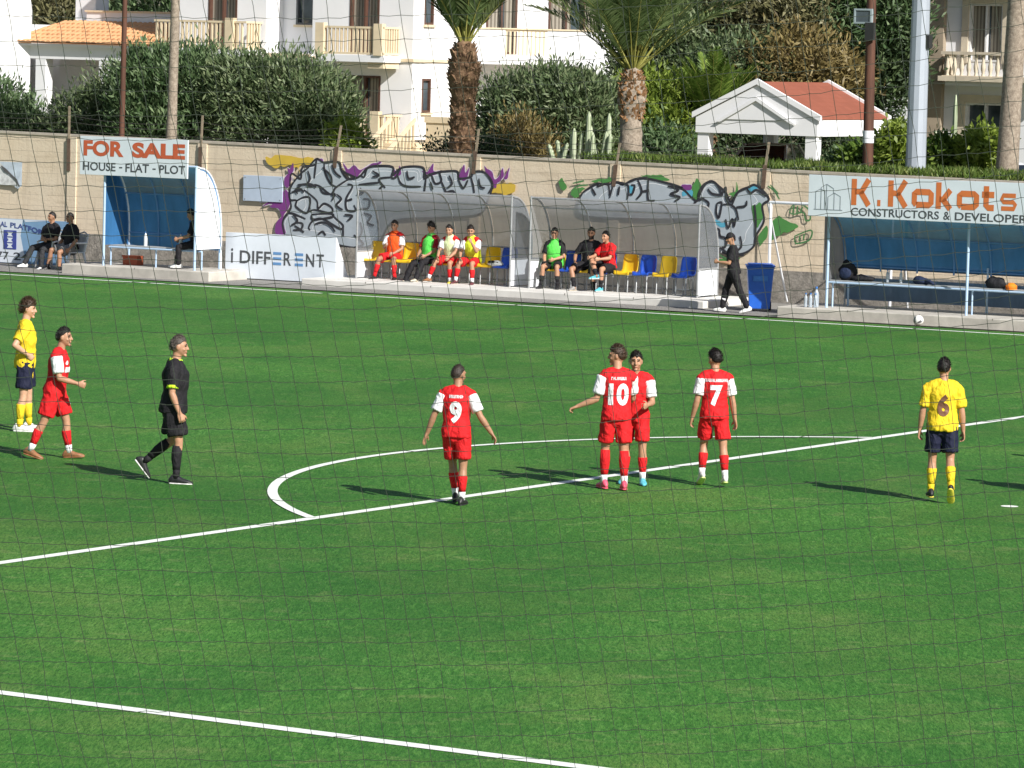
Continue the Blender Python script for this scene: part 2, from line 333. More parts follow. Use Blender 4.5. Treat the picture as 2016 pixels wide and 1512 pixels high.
GRAF = {  # shapes drawn in image pixels, converted offline to u, z on the wall plane
 'silver': [[(-10.02,0.94),(-10.08,1.24),(-9.93,1.47),(-9.85,1.63),(-9.92,1.93),(-9.83,2.17),(-9.6,2.43),(-9.4,2.58),(-9.17,2.8),(-8.95,2.72),(-8.57,2.74),(-8.46,2.54),(-8.28,2.36),(-7.98,2.41),(-7.72,2.64),(-7.38,2.69),(-7.03,2.67),(-7.05,2.48),(-6.77,2.68),(-6.22,2.7),(-6.17,2.44),(-5.96,2.56),(-5.62,2.63),(-5.28,2.64),(-5.23,2.48),(-4.9,2.53),(-4.86,2.64),(-4.56,2.65),(-4.32,2.4),(-4.42,2.03),(-4.66,1.66),(-5.67,1.54),(-6.95,1.41),(-7.37,0.91),(-8.02,0.73),(-9.12,0.87)],[(-1.98,2.17),(-1.86,2.32),(-1.54,2.5),(-1.27,2.48),(-1.1,2.55),(-0.86,2.5),(-0.66,2.61),(-0.36,2.67),(-0.19,2.66),(0.32,2.57),(0.66,2.46),(0.9,2.27),(1.04,2.21),(1.13,2.42),(1.26,2.61),(1.42,2.66),(1.62,2.53),(1.76,2.42),(1.9,2.22),(2.09,2.46),(2.32,2.56),(2.48,2.62),(2.68,2.51),(2.85,2.31),(2.69,2.16),(2.74,1.81),(2.55,1.47),(2.5,1.23),(2.27,1.07),(1.97,1.03),(1.62,1.1),(1.58,1.43),(1.46,1.6),(1.38,1.84),(0.85,1.79),(-0.5,1.73),(-1.93,1.76)]],
 'purple': [[(-10.76,1.7),(-10.51,1.79),(-10.43,1.92),(-10.34,1.87),(-10.39,2.02),(-10.16,1.95),(-9.99,2.02),(-9.89,1.81),(-9.91,1.63),(-10.02,1.47),(-10.08,1.24),(-10.0,0.98),(-10.29,0.98),(-10.25,1.24),(-10.12,1.39),(-10.24,1.57),(-10.46,1.6),(-10.38,1.68),(-10.67,1.61),(-10.51,1.71)],[(-10.06,2.33),(-9.91,2.41),(-9.86,2.3),(-9.97,2.07),(-10.06,2.15)],[(-8.42,2.73),(-8.29,2.59),(-8.11,2.68),(-7.94,2.58),(-7.68,2.72),(-7.38,2.79),(-7.42,2.73),(-7.77,2.64),(-7.98,2.45),(-8.11,2.41),(-8.33,2.51)],[(-7.03,2.67),(-6.9,2.54),(-6.86,2.71),(-6.81,2.53),(-6.94,2.45),(-7.05,2.52)],[(-6.24,2.62),(-6.09,2.61),(-5.94,2.8),(-5.92,2.63),(-5.75,2.64),(-5.83,2.56),(-5.96,2.52),(-6.13,2.55)],[(-5.23,2.48),(-5.19,2.62),(-5.09,2.81),(-5.05,2.63),(-4.97,2.74),(-4.98,2.56),(-5.08,2.45)],[(-4.55,2.79),(-4.48,2.72),(-4.35,2.69),(-4.26,2.51),(-4.14,2.59),(-4.06,2.78),(-4.03,2.56),(-4.18,2.41),(-4.24,2.28),(-4.35,2.42),(-4.48,2.58)],[(-9.17,2.78),(-9.01,2.81),(-8.99,2.71)],[(-9.98,2.56),(-9.91,2.53),(-9.83,2.68),(-9.8,2.49),(-9.93,2.41)],[(-4.01,2.52),(-3.87,2.78),(-3.93,2.53)],[(0.64,2.55),(0.87,2.56),(0.86,2.44),(0.66,2.45)]],
 'yellow': [[(-10.56,2.8),(-9.34,2.83),(-9.34,2.7),(-9.6,2.65),(-9.64,2.46),(-9.78,2.57),(-10.05,2.6),(-10.35,2.53),(-10.53,2.62)],[(-4.34,2.25),(-4.18,2.37),(-4.01,2.43),(-3.72,2.37),(-3.79,2.17),(-4.04,2.14),(-4.3,2.18)]],
 'green': [[(2.95,1.4),(2.97,1.82),(3.13,1.94),(3.29,1.86),(3.59,1.69),(3.24,1.56)],[(1.65,0.9),(1.88,0.97),(2.01,0.94),(2.14,0.86),(1.68,0.81)],[(0.89,2.47),(1.02,2.69),(1.13,2.51),(1.03,2.27),(0.93,2.27)],[(1.83,2.39),(1.99,2.47),(2.02,2.7),(2.07,2.46),(1.96,2.31)],[(-1.71,2.54),(-1.44,2.63),(-1.17,2.62),(-1.2,2.54),(-1.54,2.5)],[(-0.39,2.74),(0.01,2.75),(0.32,2.66),(0.15,2.62)],[(-2.25,2.19),(-2.19,2.32),(-2.02,2.38),(-1.83,2.35),(-1.98,2.27),(-2.05,2.16)],[(-2.57,2.49),(-2.47,2.56),(-2.35,2.44),(-2.4,2.3),(-2.5,2.34)],[(2.43,2.09),(2.5,2.18),(2.66,2.19),(2.7,1.89),(2.58,1.65),(2.47,1.82)],[(2.62,1.47),(2.81,1.75),(2.85,1.54),(2.66,1.24)]],
 'cyan': [[(1.45,1.69),(1.5,1.78),(1.62,1.77),(1.69,1.72),(1.78,1.74),(1.77,1.63),(1.65,1.64),(1.52,1.69)],[(2.32,2.56),(2.41,2.62),(2.56,2.57),(2.49,2.46),(2.39,2.43)],[(-0.71,2.47),(-0.57,2.51),(-0.6,2.31),(-0.68,2.29)],[(0.66,2.38),(0.78,2.45),(0.93,2.42),(0.9,2.27),(0.8,2.34),(0.67,2.29)]],
 'ink': [[(-10.02,0.94),(-10.08,1.24),(-9.93,1.47),(-9.85,1.63),(-9.92,1.93),(-9.83,2.17),(-9.6,2.43),(-9.4,2.58),(-9.17,2.8),(-8.95,2.72),(-8.57,2.74),(-8.46,2.54),(-8.28,2.36),(-7.98,2.41),(-7.72,2.64),(-7.38,2.69),(-7.03,2.67),(-7.05,2.48),(-6.77,2.68),(-6.22,2.7),(-6.17,2.44),(-5.96,2.56),(-5.62,2.63),(-5.28,2.64),(-5.23,2.48),(-4.9,2.53),(-4.86,2.64),(-4.56,2.65),(-4.32,2.4),(-4.42,2.03),(-4.66,1.66),(-5.67,1.54),(-6.95,1.41),(-7.37,0.91),(-8.02,0.73),(-9.12,0.87),(-10.02,0.94)],[(-1.98,2.17),(-1.86,2.32),(-1.54,2.5),(-1.27,2.48),(-1.1,2.55),(-0.86,2.5),(-0.66,2.61),(-0.36,2.67),(-0.19,2.66),(0.32,2.57),(0.66,2.46),(0.9,2.27),(1.04,2.21),(1.13,2.42),(1.26,2.61),(1.42,2.66),(1.62,2.53),(1.76,2.42),(1.9,2.22),(2.09,2.46),(2.32,2.56),(2.48,2.62),(2.68,2.51),(2.85,2.31),(2.69,2.16),(2.74,1.81),(2.55,1.47),(2.5,1.23),(2.27,1.07),(1.97,1.03),(1.62,1.1),(1.58,1.43),(1.46,1.6),(1.38,1.84),(0.85,1.79),(-0.5,1.73),(-1.93,1.76),(-1.98,2.17)],[(-10.02,0.94),(-10.08,1.24),(-9.93,1.47),(-9.62,1.41),(-9.44,1.35)],[(-9.9,2.13),(-9.86,2.42),(-9.6,2.31),(-9.56,2.58),(-9.21,2.66),(-9.17,2.8)],[(-9.17,2.8),(-9.22,2.33)],[(-8.95,2.73),(-8.53,2.74),(-8.44,2.54),(-8.02,2.39)],[(-8.95,2.73),(-8.92,2.49),(-8.76,2.23),(-8.58,2.15)],[(-8.19,2.38),(-8.41,2.26),(-8.62,2.12),(-8.75,1.97),(-9.06,2.15),(-9.22,2.18)],[(-9.06,2.13),(-8.97,2.0),(-8.75,1.97)],[(-9.88,2.13),(-9.89,1.81),(-9.71,1.78),(-9.71,1.63),(-9.4,1.5),(-9.32,1.84),(-9.5,1.87),(-9.71,1.77)],[(-9.4,1.5),(-9.18,1.58),(-8.74,1.52),(-8.7,1.64),(-8.92,1.74),(-9.09,1.62),(-9.14,1.81),(-9.5,2.05)],[(-8.74,1.52),(-8.56,1.38),(-8.38,1.24),(-8.47,1.16),(-8.95,1.37),(-9.22,1.32),(-9.34,1.16),(-9.3,1.09)],[(-8.38,1.24),(-8.37,0.98)],[(-8.28,2.23),(-8.14,2.18),(-8.31,1.88),(-8.28,1.62),(-8.04,1.61),(-8.09,1.74)],[(-8.33,1.82),(-8.14,1.88)],[(-8.02,2.39),(-7.93,2.45),(-7.82,2.42),(-7.72,2.64),(-7.38,2.7),(-7.03,2.67),(-7.07,2.44),(-6.94,2.45),(-6.77,2.68),(-6.22,2.7),(-6.12,2.44)],[(-7.07,2.44),(-7.41,2.38),(-7.23,2.18)],[(-6.9,2.49),(-6.81,2.31),(-6.63,2.24),(-6.25,2.25)],[(-6.12,2.44),(-6.0,2.56),(-5.87,2.34),(-5.7,2.4),(-5.75,2.6),(-5.62,2.63),(-5.28,2.64),(-5.23,2.49)],[(-6.12,2.44),(-6.16,2.11)],[(-5.7,2.4),(-5.56,2.13)],[(-4.9,2.53),(-4.83,2.31),(-4.8,2.15)],[(-4.86,2.64),(-4.55,2.65),(-4.32,2.38),(-4.42,2.16)],[(-7.28,2.25),(-7.4,2.14)],[(-9.78,1.07),(-9.56,1.1),(-9.52,1.23),(-9.7,1.26)],[(-9.08,0.99),(-8.95,1.07),(-8.86,0.98)],[(-7.9,1.34),(-7.85,1.11),(-7.98,0.89)],[(-7.83,1.9),(-7.66,1.87),(-7.7,1.68),(-7.91,1.67)],[(-5.6,2.13),(-5.39,2.18),(-5.31,2.11)],[(-7.97,2.23),(-7.41,2.3)],[(-9.74,1.18),(-9.47,1.03)],[(-9.26,1.47),(-8.74,1.51),(-8.69,1.43),(-9.22,1.35),(-9.26,1.47)],[(-8.07,1.03),(-7.8,0.82),(-8.06,0.73)],[(-5.25,2.48),(-5.1,2.26),(-4.98,2.45)],[(-1.96,2.23),(-1.83,2.34),(-1.54,2.5),(-1.52,2.44),(-1.27,2.5),(-1.21,2.24)],[(-1.21,2.18),(-1.13,2.46),(-1.07,2.55),(-0.79,2.51),(-0.72,2.41),(-0.75,2.17)],[(-0.86,2.51),(-0.66,2.59),(-0.36,2.67),(0.36,2.56),(0.66,2.48),(0.49,2.49),(0.29,2.51)],[(-0.22,2.64),(-0.21,2.19),(-0.04,2.17)],[(-0.49,2.63),(-0.38,2.36),(-0.51,2.18)],[(-0.38,2.36),(-0.21,2.39)],[(-0.66,2.5),(-0.57,2.48),(-0.62,2.3),(-0.7,2.29)],[(0.29,2.51),(0.56,2.43),(0.36,2.33),(0.6,2.27),(0.47,2.17)],[(1.14,2.21),(1.07,2.33),(1.19,2.57),(1.42,2.66),(1.59,2.53),(1.66,2.38),(1.76,2.54),(1.78,2.27),(1.87,2.16)],[(1.2,2.25),(1.34,2.16),(1.28,1.95)],[(1.31,2.49),(1.43,2.38),(1.7,2.36)],[(1.55,2.17),(1.67,2.18),(1.61,1.85),(1.54,1.96),(1.55,2.17)],[(1.7,2.15),(1.87,2.16),(1.94,2.13),(2.04,2.04),(2.11,1.81)],[(1.94,2.16),(2.06,2.43),(2.29,2.54)],[(1.78,1.82),(1.85,1.62),(1.95,1.83),(2.0,1.66),(2.04,1.87)],[(2.29,2.54),(2.39,2.44),(2.55,2.51),(2.78,2.37)],[(1.47,1.6),(1.62,1.58),(1.66,1.43),(1.8,1.38),(1.8,1.2),(1.7,1.17)],[(1.61,1.04),(1.67,1.16),(1.87,1.05),(2.04,1.09),(2.2,1.22),(2.16,1.45)],[(1.83,1.38),(2.05,1.36)],[(2.04,1.06),(2.27,1.01)],[(2.5,2.18),(2.54,1.83),(2.54,1.47)],[(2.3,2.26),(2.27,2.14),(2.04,2.1)],[(1.23,2.28),(1.04,2.21),(0.97,2.12)],[(-1.68,2.39),(-1.57,2.23)],[(-0.96,2.46),(-0.99,2.25)],[(-8.99,2.6),(-8.76,2.42),(-8.71,2.23)],[(-8.73,2.68),(-8.63,2.5),(-8.46,2.39)],[(-9.4,2.51),(-9.33,2.32),(-9.41,2.17),(-9.26,2.14)],[(-9.68,2.16),(-9.33,2.19),(-9.15,2.12)],[(-9.85,1.97),(-9.59,2.05),(-9.5,1.98)],[(-8.58,1.98),(-8.44,1.87),(-8.57,1.72),(-8.39,1.61)],[(-8.7,1.82),(-8.62,1.98),(-8.71,1.94)],[(-9.17,1.24),(-8.95,1.29),(-8.73,1.23),(-8.59,1.08)],[(-9.79,1.44),(-9.66,1.3),(-9.83,1.18)],[(-8.01,2.0),(-7.84,2.04),(-7.93,2.15)],[(-6.64,2.61),(-6.59,2.43),(-6.42,2.47)],[(-7.59,2.57),(-7.41,2.47),(-7.59,2.43)],[(-5.49,2.54),(-5.4,2.36),(-5.52,2.25)],[(-5.99,2.37),(-5.92,2.19)],[(-4.68,2.5),(-4.64,2.32),(-4.51,2.28)],[(-8.34,1.5),(-8.12,1.48),(-8.25,1.36)],[(-7.82,1.56),(-7.6,1.5),(-7.69,1.34),(-7.51,1.28)],[(-9.67,1.94),(-9.72,2.05),(-9.59,2.13)]],
 'leaf': [[(3.37,2.04),(3.44,2.19),(3.64,2.23),(3.84,2.12),(3.89,1.91),(3.78,1.88),(3.71,2.05),(3.48,2.0),(3.37,2.04)],[(3.52,1.51),(3.92,1.66),(3.88,1.44),(3.56,1.35),(3.52,1.51)],[(3.45,2.01),(3.48,2.19)],[(3.55,2.02),(3.57,2.19)],[(3.64,2.05),(3.69,2.18)],[(3.63,1.4),(3.65,1.53)],[(3.73,1.42),(3.76,1.57)],[(2.81,2.61),(2.98,2.5),(3.11,2.32)],[(2.87,2.64),(3.08,2.44)],[(-2.22,2.31),(-2.05,2.42),(-1.78,2.46)],[(-2.19,2.48),(-1.89,2.55)],[(1.64,1.01),(1.88,0.91),(2.17,0.95)]],
}

GC = {'silver': ((.42, .47, .51), .004), 'yellow': ((.66, .45, .06), .003), 'purple': ((.20, .045, .22), .006), 'green': ((.075, .25, .06), .005), 'cyan': ((.10, .40, .55), .008), 'ink': ((.022, .022, .028), .010), 'leaf': ((.07, .20, .07), .009)}
def graf_mat(k, c):
    m = NT('spray_paint_'+k); m.color(m.mix(m.ramp(m.noise(3, 5, .7), [(.42, (0, 0, 0)), (.72, (.45, .45, .45))]), c, vary(c, .72) if k != 'ink' else (.07, .07, .075))); return m.set(Roughness=.7)
for k, (c, dy) in GC.items():
    b = MB(); to3 = lambda p, dy=dy: Vec((p[0], WV-.042-dy, p[1]))
    for i, L in enumerate(GRAF[k]):
        if k in ('ink', 'leaf'):
            pts = catmull(L, 6, False); n_ = len(pts); random.seed(i)
            wd = [(.047 if k == 'ink' else .035)*(.7+.5*math.sin(math.pi*j/n_)+.2*noise.noise(Vec((j*.3, i, 0)))) for j in range(n_)]
            b.stroke(pts, wd, lambda p, d=i*.0002: to3(p)-Vec((0, d, 0)))
        else:
            rg = {'silver': .012, 'yellow': .07, 'green': .05, 'purple': .022}.get(k, .02); q = catmull(L, 9, True)
            b.add([to3((p[0]+rg*noise.noise(Vec((p[0]*6, p[1]*6, i))), p[1]+rg*1.4*noise.noise(Vec((p[0]*7, p[1]*5, i+9)))))-Vec((0, i*.0004, 0)) for p in q], [tuple(range(len(q)))])
    b.build('graffiti_paint', graf_mat(k, c), wall)['label'] = k+' spray paint of the graffiti'
b = MB()
for i, L in enumerate(GRAF['ink']):
    if len(L) < 4: continue
    q = catmull(L, 5); c0 = (sum(p[0] for p in q)/len(q), sum(p[1] for p in q)/len(q)); b.stroke([(p[0]+(c0[0]-p[0])*.16+.02, p[1]+(c0[1]-p[1])*.16-.03) for p in q[1:-1]], .016, lambda p, i=i: Vec((p[0], WV-.0475-i*.0001, p[1])))
b.build('graffiti_paint', graf_mat('pale', (.74, .76, .78)), wall)['label'] = 'pale highlights inside the graffiti letters'
# thin white outline round the flames
b = MB()
for i, L in enumerate(GRAF['purple']): b.stroke(catmull(L, 5, True), .028, lambda p, i=i: Vec((p[0], WV-.0412-i*.0003, p[1])), True)
b.build('graffiti_paint', graf_mat('white', (.72, .66, .70)), wall)['label'] = 'pale outline of the purple flames'
PANEL = mat('pale_blue_board', (.47, .55, .66), .6, .08, 3)
pb_ = root('wall_board', 'faded pale blue board fixed flat on the wall beside the graffiti', 'board', -10.66, WV-.06, 2.03)
b = MB(); b.box(-.56, .56, -.012, .03, -.31, .31); b.build('panel', PANEL, pb_, bevel=.004)
b = MB()
for x in (-.5, .5):
    for z in (-.26, .26): b.tube([(x, -.012, z), (x, -.02, z)], .014, 8, flat=True)
b.build('screws', mat('screw_metal', (.3, .3, .3), .5), pb_)
# torn poster at the far left
po = root('torn_poster', 'torn pale poster peeling off the beige wall above the banner', 'poster', -18.4, WV-.055, 2.1)
b = MB(); b.add([(-.9, 0, .31), (.62, 0, .31), (.62, -.005, -.28), (.5, -.02, -.36), (.3, -.012, -.22), (-.9, 0, -.30)], [(0, 1, 2, 3, 4, 5)]); b.build('paper', mat('poster_paper', (.50, .57, .64), .7, .2, 4), po)
b = MB(); b.add([(-.9, -.006, .29), (-.05, -.006, .29), (.12, -.006, .12), (.42, -.022, -.1), (.58, -.022, -.29), (-.2, -.008, -.26), (-.9, -.006, -.26)], [(0, 1, 2, 3, 4, 5, 6)]); b.build('print', mat('poster_print', (.62, .63, .62), .7, .35, 7), po)
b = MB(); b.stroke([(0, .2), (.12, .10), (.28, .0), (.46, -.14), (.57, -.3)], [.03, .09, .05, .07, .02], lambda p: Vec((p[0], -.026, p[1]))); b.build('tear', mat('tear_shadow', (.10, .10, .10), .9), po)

# rusty posts and wire on the wall
RUST = mat('rusty_steel', (.13, .085, .06), .8, .4, 9, .3, 50)
BARE = mat('weathered_post', (.30, .24, .17), .85, .3, 8)
i = 0
for u, zb, zt, dx, lab in [(-16.38, 2.25, 3.85, -.03, 'thin leaning fence post on the wall left of the orange lettered sign'), (-12.5, 2.2, 3.75, .03, 'dark fence post beside the right end of the orange lettered sign'), (-8.66, 2.6, 3.62, .14, 'leaning fence post above the middle of the silver graffiti'), (-4.84, 2.6, 3.66, .1, 'fence post leaning in front of the shaggy date palm trunk'), (-1.12, 2.45, 3.45, .12, 'fence post leaning between the cactus and the pale palm trunk'), (2.69, 2.55, 3.6, .1, 'fence post leaning on the wall in front of the carport')]:
    fp = root('fence_post', lab, 'fence post', u, WV-.05, zb, 0, 'leaning fence posts on the beige wall')
    b = MB(); h = zt-zb; b.prism([(-.05, -.01, 0), (.05, -.01, 0), (.05, .005, 0), (-.035, .005, 0), (-.035, .05, 0), (-.05, .05, 0)], (dx*.35, 0, h*.5)); b.build('bracket', RUST, fp)
    b = MB(); b.prism([(dx*.35-.03, .008, h*.42), (dx*.35+.03, .008, h*.42), (dx*.35+.03, .02, h*.42), (dx*.35-.018, .02, h*.42), (dx*.35-.018, .045, h*.42), (dx*.35-.03, .045, h*.42)], (dx*.65, .02, h*.58)); b.build('upright', BARE, fp)
WIRE = mat('fence_wire', (.06, .055, .05), .6, .2)
fw = root('wire_fence', 'three sagging strands of dark wire strung above the wall', 'wire fence', 0, 0)
for k, dz in enumerate((.16, .36, .52)):
    b = MB(); ps = [(-20, 3.1), (-16.38, 3.1), (-12.5, 3.05), (-8.6, 3.03), (-4.78, 3.0), (-1.05, 2.95), (2.75, 2.92)]
    L = []
    for (a, za), (c_, zc) in zip(ps, ps[1:]):
        for t in np.arange(8)/8: L.append((a+(c_-a)*t, WV, za+(zc-za)*t+dz-.10*4*t*(1-t)*(.4+.4*k)))
    b.tube(L+[(2.75, WV, 2.92+dz)], .006, 5); b.build('strand', WIRE, fw)

# concrete platforms
JOINT = mat('joint_dirt', (.16, .14, .12), .95)
def platform(lab, u0, u1, v0, v1, h, m):
    o = root('concrete_platform', lab, 'platform', u0, v0, 0, 0, 'concrete platforms under the dugouts')
    b = MB(); b.box(0, u1-u0, 0, v1-v0, -.05, h); b.build('slab', m, o, bevel=.02)
    n_ = max(2, int((u1-u0)/1.5))
    for k in range(1, n_): b = MB(); x = (u1-u0)*k/n_; b.box(x-.006, x+.006, -.003, v1-v0-.02, h-.04, h+.002); b.build('joint', JOINT, o)
    return o
platform('weathered kerbed concrete platform under the blue dugout with the orange lettered sign', -13.5, -9.35, 1.75, 3.5, .22, CONC)
platform('long pale concrete platform under the two grey shelters', -7.3, 3.05, 2.5, 5.0, .15, CONC2)
platform('cracked concrete platform under the blue dugout with the building logo sign', 5.45, 17, 1.2, 3.2, .22, CONC)

# ---------------------------------------------------------------- dugouts and shelters
GALV = mat('galvanised_steel', (.38, .39, .40), .45, .15, 12, .1, 60, metal=.35)
WHITEP = mat('white_painted_metal', (.74, .76, .80), .5, .06, 3)
BLUEP = mat('pale_blue_paint', (.42, .56, .74), .5, .08, 4)
def sheet_mat(name, c, tr, var=.15, glow=.35):
    m = NT(name); col = m.mix(m.ramp(m.noise(1, 5, .7, m.mapv((2.2, 2.2, .6))), [(.35, (0, 0, 0)), (.75, (1, 1, 1))]), vary(c, 1-var), vary(c, 1+var)); m.color(col); m.set(Roughness=.35, Specular_IOR_Level=.5)
    t = m.n('BsdfTranslucent'); m.l(col, t.inputs[0]); x = m.n('MixShader'); x.inputs[0].default_value = glow; m.l(m.b.outputs[0], x.inputs[1]); m.l(t.outputs[0], x.inputs[2])
    p = m.n('BsdfTransparent'); p.inputs[0].default_value = (.82, .85, .87, 1); y = m.n('MixShader'); y.inputs[0].default_value = tr; m.l(x.outputs[0], y.inputs[1]); m.l(p.outputs[0], y.inputs[2]); m.l(y.outputs[0], m.out.inputs[0]); return m.m
POLY = sheet_mat('grey_polycarbonate', (.42, .43, .445), .20, .12, .65)
POLYE = sheet_mat('clear_side_sheet', (.42, .44, .47), .72)
BLUES = sheet_mat('blue_sheet', (.07, .24, .50), .0, .2, .42)
TEALS = sheet_mat('teal_roof_sheet', (.05, .20, .31), .05, .2, .42)
CORR = sheet_mat('corrugated_sheet', (.24, .25, .27), .3)
def arcprof(d, zt, zb, k=14):     # curved back of a shelter: (v, z) from the front lip down to the ground
    P = [(0, zt)]+[(d*.12+d*.88*math.sin(a), zt-.03-(zt-1.05)*(1-math.cos(a))) for a in np.linspace(0, math.pi/2, k)]+[(d+.01, zb)]; return P
def shelter(lab, u0, u1, vf, zb, zt, d, bays, panel):
    o = root('team_shelter', lab, 'shelter', u0, vf, 0, 0, 'curved grey team shelters'); L = u1-u0; pr = arcprof(d, zt, zb)
    def bar(name, pts, r=.024, n=8): b = MB(); b.tube(pts, r, n, flat=True); return b.build(name, GALV, o, smooth=True, sharp=50)
    for k in range(bays+1):
        x = L*k/bays; bar('arch', [(x, p[0], p[1]) for p in pr], .026 if k in (0, bays) else .022)
    for x in (0, L): bar('post', [(x, 0, zb), (x, 0, zt)], .024)
    for v, z in (pr[0], (pr[6][0], pr[6][1]), (pr[14][0], pr[14][1]), (pr[-1][0], zb+.12)): bar('rail', [(0, v, z-.02), (L, v, z-.02)], .018)
    for k in range(bays):
        b = MB(); x0, x1 = L*k/bays+.026, L*(k+1)/bays-.026; n = len(pr)
        b.add([(x0, p[0]+.012, p[1]+.012) for p in pr]+[(x1, p[0]+.012, p[1]+.012) for p in pr], [(i, i+1, n+i+1, n+i) for i in range(n-1)])
        b.build('roof_sheet', POLY, o, smooth=True)
    for x in (0, L):
        zc = .78; b = MB(); pts = [(x, p[0], p[1]) for p in pr if p[1] > zc]+[(x, d, zc), (x, 0, zc)]; b.prism(pts, (.006, 0, 0)); b.build('side_sheet', POLYE, o)
        b = MB(); b.box(x-.008, x+.008, .03, d-.03, zb+.03, zc); b.build('side_panel', WHITEP, o)
        bar('side_rail', [(x, 0, zc), (x, d, zc)], .02)
    return o
shelter('curved grey team shelter with four substitutes seated inside, next to the white advertising board', -6.5, -2.42, 3.6, .15, 2.22, .98, 4, POLY)
shelter('curved grey team shelter with empty yellow and blue seats at its right end', -1.92, 2.34, 3.6, .15, 2.22, .98, 4, POLY)

# bucket seats
SEATY = NT('yellow_plastic'); SEATY.color((.66, .42, .015)); SEATY = SEATY.set(Roughness=.35)
SEATB = NT('blue_plastic'); SEATB.color((.015, .07, .42)); SEATB = SEATB.set(Roughness=.35)
def bucket(m):
    b = MB(); prof = [(.24, .40), (.22, .435), (.12, .43), (0, .415), (-.1, .415), (-.165, .44), (-.195, .5), (-.215, .62), (-.235, .76), (-.245, .83), (-.24, .85)]
    n, k = len(prof), 9; vs = []
    for j, (y, z) in enumerate(prof):
        hw = .205 if j < 8 else (.2, .185, .15)[j-8]
        for i in range(k):
            t = i/(k-1)*2-1; c = abs(t)**3; yy = -y-(.0 if j < 5 else .07*c); zz = z+(.055*c if j in (1, 2, 3, 4, 5) else 0); vs.append((t*hw, yy, zz))
    fs = [(j*k+i, j*k+i+1, (j+1)*k+i+1, (j+1)*k+i) for j in range(n-1) for i in range(k-1)]
    b.add(vs, fs); o = b.build('seat_shell', m, None, smooth=True); md = o.modifiers.new('solid', 'SOLIDIFY'); md.thickness = .014; md.offset = 0; return o
def chair(m):
    o = empty('bucket_seat', '', 'seat', (0, 0, 0)); s_ = bucket(m); s_.parent = o
    for x in (-.13, .13):
        b = MB(); b.tube([(x, -.16, 0), (x, -.15, .39), (x, .14, .40), (x, .15, 0)], .016, 8, flat=True); b.build('leg_frame', GALV, o, smooth=True, sharp=50)
    b = MB(); b.tube([(-.2, -.0, .395), (.2, 0, .395)], .016, 8, flat=True); b.build('crossbar', GALV, o, smooth=True, sharp=50); return o
cy, cb = chair(SEATY), chair(SEATB); used = set()
for u, k, lab in [(-6.27, 'y', 'yellow bucket seat, empty, at the left end of the left shelter'), (-5.83, 'y', 'yellow bucket seat under the substitute in the orange bib'), (-5.36, 'y', 'yellow bucket seat, empty, between the orange bib and the green bib'),
                  (-4.86, 'b', 'blue bucket seat under the substitute in black trousers and green bib'), (-4.27, 'y', 'yellow bucket seat under the substitute in the pale open bib'), (-3.75, 'y', 'yellow bucket seat under the substitute with hand at mouth'), (-3.2, 'y', 'yellow bucket seat, empty, with clothes on it, beside the blue seat'), (-2.76, 'b', 'blue bucket seat, empty, at the right end of the left shelter'),
                  (-1.5, 'y', 'yellow bucket seat under the man in black shirt and green bib'), (-1.1, 'b', 'blue bucket seat, empty, beside the bearded man in black'), (-.68, 'y', 'yellow bucket seat under the bearded man in black'), (-.2, 'b', 'blue bucket seat under the substitute in plain red shirt'),
                  (.36, 'y', 'yellow bucket seat, empty, right beside the substitute in plain red shirt'), (.82, 'b', 'blue bucket seat, empty, between two yellow empty seats'), (1.33, 'y', 'yellow bucket seat, empty, second from the right post of the right shelter'), (1.82, 'b', 'blue bucket seat, empty, last at the right post of the right shelter')]:
    src = cy if k == 'y' else cb; o = src if k not in used else copy_tree(src); used.add(k)
    place(o, u-.08, 4.15, .15, random.uniform(-.06, .06)-.05); o["label"] = lab; o['group'] = 'bucket seats in the team shelters'

